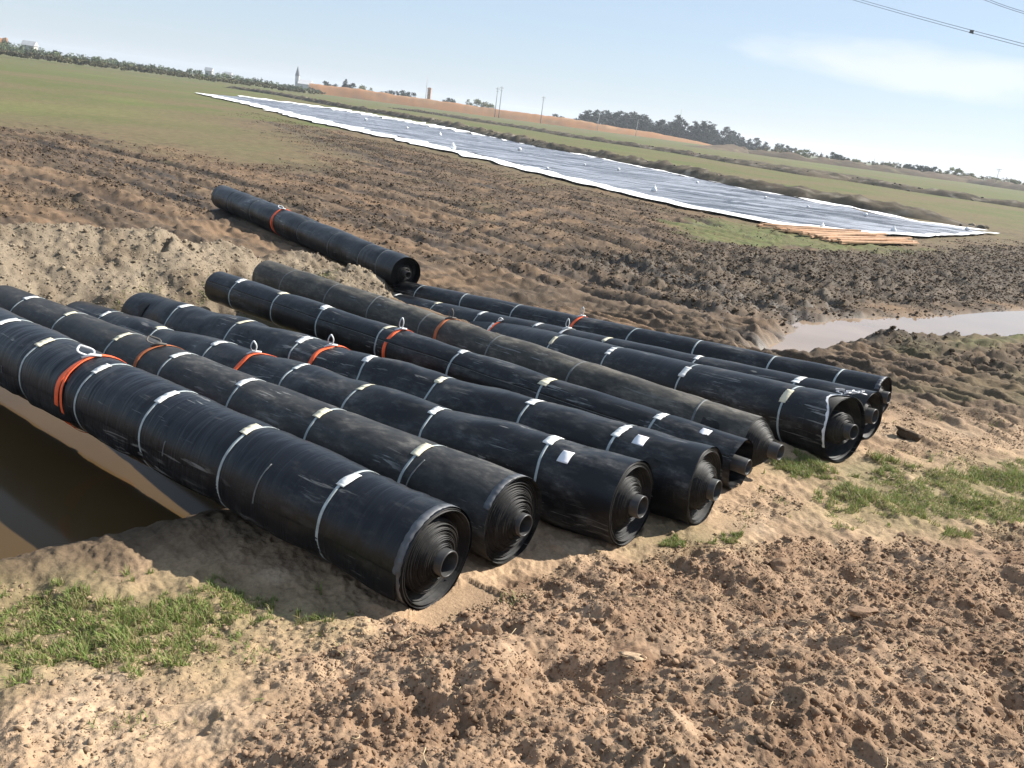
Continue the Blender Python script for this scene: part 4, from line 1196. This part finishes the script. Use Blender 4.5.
DK = [(.105, .085, .060), (.060, .050, .038), (.23, .20, .155)]
ridge('field_ridge', [(226, 87.5), (256, 92), (286, 96.5), (339, 107), (385, 114.5), (433, 123), (499, 138.5), (556, 151), (596, 157.5), (640, 166.5), (679, 174.5), (750, 190), (850, 207), (916, 218), (985, 229)], .72, 1.5, DK,
      'rough dark earth ridge running just behind the black sheet', 701)
ridge('field_ridge', [(390, 108), (420, 112.3), (450, 117), (476, 121.5), (520, 128), (572, 137.3), (626, 145.5), (679, 153.5), (740, 164.3), (810, 176), (850, 181), (923, 193), (1024, 208), (1090, 218)], .66, 2.0, DK,
      'second dark earth ridge across the green field beyond the sheet', 711, step=.5)
ridge('field_ridge', [(720, 157.5), (760, 163.5), (800, 169.5), (850, 176.5), (900, 184)], .35, 2.4, DK, 'short broken earth ridge beyond the second ridge at right', 721, step=.6)
def ridge_lumps(name, px_pts, spread, n, size, hgt, label, seed):
    P = along(world(px_pts), 900); gg = np.random.default_rng(seed)
    i = gg.integers(0, 900, n); off = gg.normal(0, spread * .5, n)
    T = np.gradient(P, axis=0)[i]; T /= np.linalg.norm(T[:, :2], axis=1)[:, None]
    x = P[i, 0] - T[:, 1] * off; y = P[i, 1] + T[:, 0] * off
    z = FZ + hgt * np.clip(1 - (off / spread) ** 2, 0, 1) * gg.uniform(.2, .95, n) * np.clip(np.minimum(i, 900 - i) / 60, 0, 1)
    sz = np.clip(size * (1 - gg.random(n)) ** -.3, size, size * 3)
    o = scatter(name, x, y, sz, 1, seed, M_SOIL, clodcol(n, (.055, .046, .036), (.26, .225, .17)), .2, zs=z)
    tag(o, label, 'loose earth', kind='stuff')
ridge_lumps('ridge_lumps', [(226, 87.5), (286, 96.5), (339, 107), (385, 114.5), (433, 123), (499, 138.5), (556, 151), (596, 157.5), (640, 166.5), (679, 174.5), (750, 190), (850, 207), (916, 218), (985, 229)], 1.0, 5200, .09, .62,
            'lumps of dry and dark earth along the ridge behind the black sheet', 741)
ridge_lumps('ridge_lumps', [(390, 108), (450, 117), (520, 128), (572, 137.3), (626, 145.5), (679, 153.5), (740, 164.3), (810, 176), (850, 181), (923, 193), (1024, 208), (1090, 218)], 1.4, 4200, .12, .55,
            'lumps of dark earth along the second ridge in the green field', 743)
DB = [(.115, .085, .060), (.075, .062, .045), (.17, .15, .085)]
ridge('dike', [(690, 146.5), (740, 152.3), (800, 160.5), (860, 168.5), (920, 176.5), (970, 183), (1024, 191), (1120, 205)], 2.3, 6, DB, 'long low brown dike closing the far field on the right', 731, step=1.5, rough=.6)

def berm(name, pts, dist_, cols, label, seed, depth=9):
    """long earth bank far away: pts are (px, y_top, y_base)"""
    n = 260
    P = along([(a, b, c) for a, b, c in pts], n); out = []
    V = np.zeros((n, 7, 3)); C = np.zeros((n, 7, 3))
    for i, (px, yt, yb) in enumerate(P):
        d = ray(px, (yt + yb) / 2); b = CAM + d * dist_; b[2] = FZ
        top = at_d(px, yt, dist_)[2] - FZ
        top *= 1 + .06 * float(perlin(np.array(i * .09), np.array(.3), seed)) + .06 * float(perlin(np.array(i * .3), np.array(.7), seed + 1))
        h = d.copy(); h[2] = 0; h /= np.linalg.norm(h)
        for k, (o_, f) in enumerate(((-depth, 0), (-depth * .75, .35), (-depth * .45, .8), (-depth * .2, 1), (depth * .5, 1.02), (depth * .9, .6), (depth * 1.4, 0))):
            V[i, k] = b + h * (o_ + .5 * float(perlin(np.array(i * .06), np.array(k * .9), seed + 2))); V[i, k, 2] = FZ + top * f - (.15 if f == 0 else 0)
    q = fbm(np.repeat(np.arange(n), 7) * .05, np.tile(np.arange(7), n) * .9, 4, seed + 4)
    c = np.zeros((n * 7, 3)); c[:] = cols[0]; c = mixc(c, cols[1], sstep(-.2, .3, q)); c = mixc(c, cols[2], sstep(.2, .5, q))
    o = np_mesh(name, V.reshape(-1, 3), grid_faces(n, 7), M_SOIL, smooth=True, cols=c, attrs={'wet': np.zeros(n * 7)})
    return tag(o, label, 'earth bank', kind='structure')
ORG = [(.33, .165, .075), (.25, .15, .08), (.38, .23, .125)]
berm('earth_bank', [(309, 83.5, 92), (350, 88, 97), (400, 95.5, 104.5), (450, 102.5, 111), (500, 109.5, 117), (540, 115, 121), (574, 119.5, 125.5), (620, 127.5, 133), (650, 132, 138), (680, 138, 142.5), (700, 142, 144.5), (716, 146, 146.6)], 480,
     ORG, 'long orange bank of bare earth along the horizon', 741)
berm('earth_bank', [(-90, 32, 44), (-20, 36, 47.5), (8, 38.5, 48.5)], 420, ORG, 'small orange earth bank at the far left edge of the horizon', 751)

# ------------------------------------------------------------------ trees and scrub far off
def leaf_cloud(n, centers, radii, size, g, base, var=.35, flat=.8):
    """leaf-sized faces spread through clumps"""
    k = g.choice(len(centers), n, p=np.array([r ** 2 for r in radii]) / sum(r ** 2 for r in radii))
    d = g.normal(size=(n, 3)); d /= np.linalg.norm(d, axis=1)[:, None]
    rad_ = np.array(radii)[k] * g.random(n) ** .45 * g.uniform(.8, 1.15, n)
    c = np.array(centers)[k] + d * rad_[:, None] * np.array([1, 1, flat])
    a = g.normal(size=(n, 3)); a /= np.linalg.norm(a, axis=1)[:, None]
    b = np.cross(a, g.normal(size=(n, 3))); b /= np.linalg.norm(b, axis=1)[:, None]
    s = size * g.uniform(.5, 1.3, n)[:, None]
    V = np.stack([c - a * s, c + b * s * .55, c + a * s, c - b * s * .55], 1)
    col = np.array(base)[None] * (1 + var * g.normal(size=(n, 1))).clip(.4, 1.9)
    clump = (1 + .3 * g.normal(size=len(centers)))[k][:, None].clip(.5, 1.6)
    C = np.repeat((col * clump)[:, None, :], 4, 1)
    return V.reshape(-1, 3), np.arange(n * 4).reshape(-1, 4), C.reshape(-1, 3)
M_BARK = simple('bark', (.085, .065, .05), .9, .3, 3)

def tree_protos(kind, count, seed, base):
    out = []
    for q in range(count):
        g = np.random.default_rng(seed + q)
        cs, rs_ = [], []
        if kind == 'casuarina':       # unit height, pointed, ragged
            for k in range(30):
                z = .10 + .86 * (k / 29) ** 1.1; w = .30 * (1 - z) ** .5 + .03
                a = g.uniform(0, 6.283); rr_ = w * g.uniform(.2, .9)
                cs.append((rr_ * math.cos(a) + .05 * (z - .2), rr_ * math.sin(a), z)); rs_.append(.05 + .11 * (1 - z) * g.uniform(.6, 1.2) + .02)
            V, Fc, C = leaf_cloud(2300, cs, rs_, .032, g, base)
        else:                           # broad bush
            for k in range(18):
                a = g.uniform(0, 6.283); z = .25 + .62 * g.random(); w = .55 * math.sqrt(max(.05, 1 - ((z - .4) / .6) ** 2)); rr_ = w * g.random() ** .5
                cs.append((rr_ * math.cos(a), rr_ * math.sin(a), z)); rs_.append(g.uniform(.09, .2))
            V, Fc, C = leaf_cloud(1000, cs, rs_, .05, g, base)
        crown = bpy.data.meshes.new('crown'); crown.from_pydata([tuple(v) for v in V], [], [tuple(f) for f in Fc]); crown.update()
        a = crown.attributes.new('Col', 'FLOAT_COLOR', 'POINT'); c4 = np.ones((len(V), 4), np.float32); c4[:, :3] = C; a.data.foreach_set('color', c4.ravel())
        crown.materials.append(M_LEAF)
        mb = MB(); top = .85 if kind == 'casuarina' else .6
        mb.tube([(0, 0, -.03), (.01, 0, .2), (.03 * g.normal(), .02, top)], [.022, .017, .005], 6)
        for k in range(5):
            a = g.uniform(0, 6.283); z = g.uniform(.2, .6) * top / .85
            mb.tube([(0, 0, z), (.1 * math.cos(a), .1 * math.sin(a), z + .07), (.2 * math.cos(a), .2 * math.sin(a), z + .16)], [.010, .007, .003], 5)
        Vt = np.concatenate(mb.v); tr = bpy.data.meshes.new('trunk'); tr.from_pydata([tuple(v) for v in Vt], [], mb.f); tr.update(); tr.materials.append(M_BARK)
        out.append((crown, tr))
    return out
CAS = tree_protos('casuarina', 6, 801, (.017, .025, .017))
BUSHD = tree_protos('bush', 3, 821, (.034, .046, .028))
BUSHL = tree_protos('bush', 2, 831, (.13, .145, .06))
def plant(name, protos, k, px, ytop, ybase, dist_, wfac, label, cat, group):
    b = at_d(px, ybase, dist_); top = at_d(px, ytop, dist_)
    base = (b[0], b[1], FZ); h = float(top[2]) - FZ
    h = h * (.82 if px > 765 else 1.0)
    root = empty(name, base, label, cat, group)
    cr, tr = protos[k % len(protos)]
    for nm, me in (('crown', cr), ('trunk', tr)):
        o = bpy.data.objects.new(nm, me); COL.objects.link(o); o.parent = root
    root.scale = (h * wfac, h * wfac, h); root.rotation_euler = (0, 0, k * 2.4)
    return root
hz_y = lambda px: 46 + px * math.tan(ROLL)
g = np.random.default_rng(33)
WL = 'dark casuarina in the windbreak row above the orange bank'
for i, (px, h) in enumerate([(580, 10), (587, 14), (592, 16), (598, 15), (606, 17), (612, 16), (618, 18), (624, 17), (629, 19), (634, 17), (640, 18), (645, 16), (651, 11), (657, 15), (664, 15)]):
    yb = hz_y(px) - .3 + 2.5
    plant('casuarina_tree', CAS, i, px, yb - h - 1.5, yb, 520 + 9 * g.normal(), 1.9 + .4 * g.random(), WL, 'tree', 'windbreak trees left of the gap')
for i, (px, h) in enumerate([(672, 17), (676, 22), (681, 16), (689, 13), (693, 18), (699, 15), (704, 20), (709, 18), (716, 11), (724, 17), (728, 14), (735, 13), (741, 9), (748, 8), (756, 10), (764, 7)]):
    yb = hz_y(px) + 2.5
    plant('casuarina_tree', CAS, i + 3, px, yb - h - 1.5, yb, 500 + 9 * g.normal(), 1.35 + .5 * g.random(), 'dark ragged casuarina in the thinning end of the row', 'tree', 'thinning windbreak trees')
for i, (px, yt, yb, pr, lab) in enumerate([
        (779, 140, 151.5, BUSHD, 'dark bush standing alone right after the windbreak row'), (789, 142, 152.5, BUSHD, 'dark bush with a double top beside the lone one'),
        (803, 146, 155, BUSHL, 'small pale grey bush on the horizon left of the spreading one'), (832, 148, 159.5, BUSHD, 'spreading dark bush on the horizon right of the row'),
        (842, 151.5, 160.5, BUSHD, 'low dark bush touching the spreading one'), (856, 157, 164, BUSHL, 'low pale shrub on the dike'), (888, 160.5, 168, BUSHL, 'pale shrub low on the dike before the dark group'),
        (908, 160, 170, BUSHD, 'dark shrub on the dike, first of a group of four'), (915, 161.5, 171, BUSHD, 'dark shrub on the dike, second of a group of four'), (923, 162, 172, BUSHD, 'dark shrub on the dike, third of a group of four'),
        (931, 162, 173, BUSHD, 'dark shrub on the dike, last of a group of four'), (955, 164, 176, BUSHL, 'rounded yellow green shrub on the dike'), (968, 170, 178, BUSHL, 'low yellowish shrub beside the rounded one'),
        (995, 175, 182.5, BUSHL, 'yellowish shrub on the dike near the right edge'), (1012, 177, 185, BUSHL, 'last yellowish shrub on the dike by the right edge'),
        (352, 82, 88.5, BUSHD, 'small dark tree behind the orange bank near its left end'), (388, 88.5, 95, BUSHD, 'dark round tree above the orange bank'), (404, 90, 97, BUSHD, 'dark tree clump above the orange bank, left of the tower'),
        (410, 91, 98, BUSHD, 'second dark clump left of the orange tower'), (449, 96.5, 103, BUSHD, 'low dark bush right of the orange tower'), (474, 98.5, 107, BUSHL, 'pale green bush above the bank left of the twin poles'),
        (488, 102, 109, BUSHL, 'pale green bush directly left of the twin poles'), (328, 80, 87, BUSHD, 'dark tree on the horizon right of the spire'), (345, 79, 87, CAS, 'dark pointed tree on the horizon right of the spire'),
        (365, 85.5, 91, BUSHL, 'pale bush on the left part of the orange bank'), (558, 113, 119, BUSHD, 'small dark bush behind the bank right of the single pole')]):
    dd = 500 if px < 800 else 330
    plant('pine_tree' if pr is CAS else 'bush', pr, i, px, yt, yb, dd, .9 if pr is CAS else 1.2, lab, 'tree' if pr is CAS else 'bush', None)
# scrub belt along the left horizon: one mass
Vs, Fs, Cs, nb = [], [], [], 0
g = np.random.default_rng(55)
for layer, (d0, d1, hs, col, cnt) in enumerate(((205, 330, (1.0, 2.2), (.100, .092, .048), 150), (290, 420, (2.0, 4.2), (.092, .112, .055), 130))):
    for k in range(cnt):
        t = (k + g.random()) / cnt; px = lerp(-150, 318, t); d = lerp(d0, d1, t) * g.uniform(.93, 1.07)
        b = at_d(px, hz_y(px) + 4, d); h = g.uniform(*hs) * (1.25 if px < 40 and layer else 1) * (1 - .25 * (t > .9))
        ctr = [(b[0] + g.normal() * 1.6, b[1] + g.normal() * 2, h * g.uniform(.3, .75)) for _ in range(6)]
        V, Fc, C = leaf_cloud(230, ctr, [h * g.uniform(.22, .4) for _ in range(6)], .34, g, np.array(col) * g.uniform(.75, 1.3) * np.array([1, 1, g.uniform(.8, 1.1)]))
        V[:, 2] = np.maximum(V[:, 2], 0)
        Vs.append(V); Fs.append(Fc + nb); Cs.append(C); nb += len(V)
o = np_mesh('scrub', np.concatenate(Vs), np.concatenate(Fs), M_LEAF, smooth=False, cols=np.concatenate(Cs))
tag(o, 'belt of grey green scrub along the left horizon', 'scrub', kind='stuff')
# a low dry fringe along the dike
Vs, Fs, Cs, nb = [], [], [], 0
for k in range(120):
    px = g.uniform(760, 1060); b = at_d(px, hz_y(px) + 6, 330 + 20 * g.random())
    h = g.uniform(.8, 2.0); ctr = [(b[0] + 2 * g.normal(), b[1] + 2 * g.normal(), 1.2 + h * g.random()) for _ in range(3)]
    V, Fc, C = leaf_cloud(70, ctr, [.5 * h] * 3, .3, g, np.array([.125, .11, .065]) * g.uniform(.7, 1.25))
    Vs.append(V); Fs.append(Fc + nb); Cs.append(C); nb += len(V)
o = np_mesh('dry_scrub', np.concatenate(Vs), np.concatenate(Fs), M_LEAF, smooth=False, cols=np.concatenate(Cs))
tag(o, 'fringe of dry brownish scrub on the dike at right', 'scrub', kind='stuff')

# ------------------------------------------------------------------ far poles, tower and buildings
M_CONC = simple('pale_concrete', (.36, .36, .36), .8, .1, 2)
M_POLE = simple('grey_pole', (.16, .16, .17), .8, .1, 2)
M_BRICK = simple('orange_brick', (.42, .20, .09), .8, .2, 1)
M_WALL = simple('white_wall', (.42, .41, .39), .8, .1, 1)
M_DARKW = simple('dark_opening', (.03, .03, .035), .4, .1, 1)
M_ROOF = simple('grey_roof', (.45, .45, .45), .7, .15, 1)
def pole(px, ytop, ybase, d, r, label, arm=True, mat=M_POLE, name='utility_pole'):
    b = at_d(px, ybase, d); h = float(at_d(px, ytop, d)[2]) - FZ
    root = empty(name, (b[0], b[1], FZ), label, 'pole')
    mb = MB(); mb.tube([(0, 0, -.3), (0, 0, h * .5), (0, 0, h)], [r, r * .85, r * .6], 8); mb.build('mast', mat, root)
    if arm:
        mb = MB(); mb.box((0, 0, h * .94), (2.2, .14, .14)); mb.box((0, 0, h * .86), (1.6, .12, .12)); mb.build('crossarm', mat, root, smooth=False)
        mb = MB()
        for q in (-1, -.5, .5, 1): mb.tube([(q, 0, h * .945), (q, 0, h * .965)], .06, 6)
        mb.build('insulators', M_CONC, root)
    return root
pole(495.5, 87, 108.5, 470, .22, 'left one of the twin utility poles above the orange bank')
pole(499.5, 86, 109, 470, .22, 'right one of the twin utility poles above the orange bank')
pole(541.5, 96, 114.5, 470, .22, 'single grey utility pole between twin poles and windbreak')
pole(425.5, 77, 100, 620, .25, 'thin pale lattice mast left of the orange tower', False, M_CONC, 'radio_mast')
pole(597, 114, 131, 470, .18, 'pale pole in front of the left windbreak trees', False, M_CONC)
pole(635.5, 120, 136, 470, .18, 'pale pole before the right end of the windbreak block', False, M_CONC)
pole(678, 109, 131, 620, .2, 'thin antenna pole rising behind the windbreak', False, M_CONC, 'radio_mast')
pole(873, 157, 166, 330, .10, 'thin leaning stick of a pole left of the dark shrubs on the dike', False)
pole(996, 168, 181, 300, .12, 'small dark post on the dike near the right edge', True)
# orange tower
b = at_d(428.5, 101, 600); h = float(at_d(429.5, 88, 600)[2]) - FZ
tw = empty('brick_tower', (b[0], b[1], FZ), 'square orange brick tower standing behind the bank', 'tower')
mb = MB(); mb.box((0, 0, h * .48), (2.3, 2.3, h * .96)); mb.build('shaft', M_BRICK, tw, smooth=False)
mb = MB(); mb.box((0, 0, h * .965), (2.7, 2.7, h * .03 + .15)); mb.box((0, 0, h), (1.8, 1.8, .5)); mb.build('cap', M_BRICK, tw, smooth=False)
mb = MB()
for q in (.45, .65, .85): mb.box((0, -1.16, h * q), (.5, .06, .9))
mb.build('windows', M_DARKW, tw, smooth=False)
# building with a spire
b = at_d(299, 84, 700); h = float(at_d(299.5, 67, 700)[2]) - FZ
ch = empty('spire_building', (b[0], b[1], FZ), 'pale building with a grey pointed spire on the left horizon', 'building')
mb = MB(); mb.box((5.5, 0, h * .17), (11, 7, h * .34)); mb.build('wall', M_WALL, ch, smooth=False)
mb = MB(); mb.add([(-.2, -3.8, h * .34), (11.3, -3.8, h * .34), (11.3, 3.8, h * .34), (-.2, 3.8, h * .34), (0, 0, h * .46), (11, 0, h * .46)], [(0, 1, 5, 4), (2, 3, 4, 5), (0, 4, 3), (1, 2, 5), (0, 3, 2, 1)]); mb.build('roof', M_ROOF, ch, smooth=False)
mb = MB(); mb.box((-1.5, 0, h * .3), (3, 3, h * .6)); mb.build('tower', M_ROOF, ch, smooth=False)
mb = MB(); z0 = h * .6; mb.add([(-3.2, -1.7, z0), (.2, -1.7, z0), (.2, 1.7, z0), (-3.2, 1.7, z0), (-1.5, 0, h * 1.04)], [(0, 1, 4), (1, 2, 4), (2, 3, 4), (3, 0, 4), (3, 2, 1, 0)]); mb.build('spire', M_POLE, ch, smooth=False)
mb = MB()
for q in (2.2, 5, 7.8): mb.box((q, -3.52, h * .18), (1.1, .08, 1.8))
mb.build('windows', M_DARKW, ch, smooth=False)
def shed(px, yt, yb, d, w, label, wall=M_WALL, roof=M_ROOF):
    b = at_d(px, yb, d); h = float(at_d(px, yt, d)[2]) - FZ
    r_ = empty('shed', (b[0], b[1], FZ), label, 'shed')
    mb = MB(); mb.box((0, 0, h * .36), (w, w * .6, h * .72)); mb.build('wall', wall, r_, smooth=False)
    a, c = w / 2 + .3, w * .3 + .3
    mb = MB(); mb.add([(-a, -c, h * .725), (a, -c, h * .725), (a, c, h * .725), (-a, c, h * .725), (-a, 0, h), (a, 0, h)], [(0, 1, 5, 4), (2, 3, 4, 5), (0, 4, 3), (1, 2, 5), (0, 3, 2, 1)]); mb.build('roof', roof, r_, smooth=False)
    mb = MB(); mb.box((-w * .2, -w * .3 - .02, h * .26), (1.1, .08, h * .5)); mb.build('door', M_DARKW, r_, smooth=False)
shed(30, 41, 50, 340, 5, 'small shed with a pale roof among scrub at the far left')
shed(209, 67.5, 74.5, 430, 3.5, 'tiny white shed peeking over the scrub belt')
shed(228, 72.0, 77, 430, 3.5, 'low pale shed at the right of the tiny white one')
shed(306, 82, 87, 690, 12, 'low white building right beside the spire building')
shed(576, 119, 123, 560, 6, 'tiny pale hut at the left foot of the windbreak')

# ------------------------------------------------------------------ power lines overhead
M_WIRE = simple('power_line', (.10, .10, .11), .5, .05, 5)
def wire(p0, p1, d0, d1, label, sag=.6, marks=()):
    a = at_d(*p0, d0); b = at_d(*p1, d1)
    dv = b - a
    a2 = a - dv * 1.2; b2 = b + dv * 1.5
    t = np.linspace(0, 1, 60)
    P = a2[None] + (b2 - a2)[None] * t[:, None]
    P[:, 2] -= sag * (1 - (2 * t - 1) ** 2)
    root = empty('power_cable', tuple(P[30]), label, 'power line', 'power lines overhead')
    mb = MB(); mb.tube(P - P[30], .022, 6); mb.build('wire', M_WIRE, root)
    for m_ in marks:
        q = a + dv * m_; q[2] -= sag * (1 - (2 * ((m_ + 1.2) / 3.7) - 1) ** 2)
        mb = MB(); mb.box(tuple(q - P[30] + np.array([0, 0, -.10])), (.34, .08, .26)); mb.tube([tuple(q - P[30] + np.array([-.2, 0, -.2])), tuple(q - P[30] + np.array([.2, 0, -.25]))], .05, 6)
        mb.build('spacer', M_WIRE, root, smooth=False)
wire((870, -3.3), (1030, 37.5), 88, 70, 'upper cable of the long pair crossing the top right sky', marks=(.70,))
wire((868, -1.5), (1030, 40.5), 88.3, 70.3, 'lower cable of the long pair crossing the top right sky')
wire((1002, -2), (1040, 8.3), 80, 74, 'upper cable of the pair cutting the top right corner')
wire((998, -1.4), (1040, 10.5), 80.3, 74.3, 'lower cable of the pair cutting the top right corner')

# ------------------------------------------------------------------ light, sky, air
SUN_AZ, SUN_EL = rad(66), rad(38)      # azimuth from +Y towards +X
sd_ = Vector((math.sin(SUN_AZ) * math.cos(SUN_EL), math.cos(SUN_AZ) * math.cos(SUN_EL), math.sin(SUN_EL)))
sl = bpy.data.lights.new('sun', 'SUN'); sl.energy = 5.0; sl.angle = rad(.55); sl.color = (1, .95, .87)
so = bpy.data.objects.new('sun', sl); COL.objects.link(so); so.rotation_euler = sd_.to_track_quat('Z', 'Y').to_euler(); so.location = (20, 20, 40)
w = bpy.data.worlds.new('World'); scene.world = w; w.use_nodes = True
t = w.node_tree; t.nodes.clear()
out = t.nodes.new('ShaderNodeOutputWorld'); bg = t.nodes.new('ShaderNodeBackground'); t.links.new(bg.outputs[0], out.inputs[0])
sky = t.nodes.new('ShaderNodeTexSky'); sky.sky_type = 'NISHITA'; sky.sun_disc = False
sky.sun_elevation = SUN_EL; sky.sun_rotation = SUN_AZ; sky.air_density = 1.0; sky.dust_density = .35; sky.ozone_density = 1.6; sky.altitude = 0
bg.inputs['Strength'].default_value = .060
tc = t.nodes.new('ShaderNodeTexCoord')
# thin bright cloud low in the sky at right, built from the view direction of the sky itself
cd = Vector(ray(930, 70)).normalized(); left = Vector(ray(800, 50)).normalized()
ax = (left - cd); ax = (ax - cd * ax.dot(cd)).normalized(); ay = cd.cross(ax)
def vdot(v):
    n = t.nodes.new('ShaderNodeVectorMath'); n.operation = 'DOT_PRODUCT'; t.links.new(tc.outputs['Generated'], n.inputs[0]); n.inputs[1].default_value = tuple(v); return n.outputs['Value']
def wm(op, a, b=0.0, clamp=False):
    n = t.nodes.new('ShaderNodeMath'); n.operation = op; n.use_clamp = clamp
    for s_, v in zip(n.inputs, (a, b)):
        if hasattr(v, 'is_linked'): t.links.new(v, s_)
        else: s_.default_value = v
    return n.outputs[0]
comb = t.nodes.new('ShaderNodeCombineXYZ'); t.links.new(vdot(ax), comb.inputs[0]); t.links.new(vdot(ay), comb.inputs[1])
mp = t.nodes.new('ShaderNodeMapping'); t.links.new(comb.outputs[0], mp.inputs[0]); mp.inputs['Scale'].default_value = (5, 17, 1)
nz_ = t.nodes.new('ShaderNodeTexNoise'); t.links.new(mp.outputs[0], nz_.inputs['Vector']); nz_.inputs['Scale'].default_value = 1.6; nz_.inputs['Detail'].default_value = 6; nz_.inputs['Roughness'].default_value = .55
u = wm('DIVIDE', vdot(ax), .155); v = wm('DIVIDE', vdot(ay), .022)
d2 = wm('ADD', wm('MULTIPLY', u, u), wm('MULTIPLY', v, v))
m1 = wm('SUBTRACT', 1.15, wm('ADD', wm('MULTIPLY', d2, .80), wm('MULTIPLY', wm('SUBTRACT', nz_.outputs[0], .5), -2.4)))
m1 = wm('MULTIPLY', wm('MULTIPLY', m1, wm('GREATER_THAN', vdot(cd), 0.0), True), .6, True)
mx = t.nodes.new('ShaderNodeMix'); mx.data_type = 'RGBA'
mh = t.nodes.new('ShaderNodeMix'); mh.data_type = 'RGBA'; mh.inputs[0].default_value = .62
t.links.new(sky.outputs[0], mh.inputs[6]); mh.inputs[7].default_value = (4.5, 5.65, 7.3, 1)
t.links.new(m1, mx.inputs[0]); t.links.new(mh.outputs[2], mx.inputs[6]); mx.inputs[7].default_value = (8.0, 8.2, 8.7, 1)
t.links.new(mx.outputs[2], bg.inputs['Color'])

hm = bpy.data.materials.new('haze'); hm.use_nodes = True; ht = hm.node_tree; ht.nodes.clear()
ho = ht.nodes.new('ShaderNodeOutputMaterial'); hv = ht.nodes.new('ShaderNodeVolumePrincipled'); ht.links.new(hv.outputs[0], ho.inputs['Volume'])
hv.inputs['Color'].default_value = (.88, .94, 1, 1); hv.inputs['Density'].default_value = .00028; hv.inputs['Anisotropy'].default_value = .2
mb = MB(); mb.box((0, 0, 19), (8400, 8400, 42)); hz_o = mb.build('haze', hm, smooth=False)
tag(hz_o, 'thin pale haze over the far fields and horizon', 'haze', kind='stuff')

scene.view_settings.view_transform = 'Standard'; scene.view_settings.look = 'None'
scene.view_settings.exposure = 1.1; scene.view_settings.gamma = 1.0
scene.render.engine = 'CYCLES'
scene.cycles.max_bounces = 5; scene.cycles.diffuse_bounces = 2; scene.cycles.glossy_bounces = 3; scene.cycles.transparent_max_bounces = 6
scene.cycles.use_adaptive_sampling = True
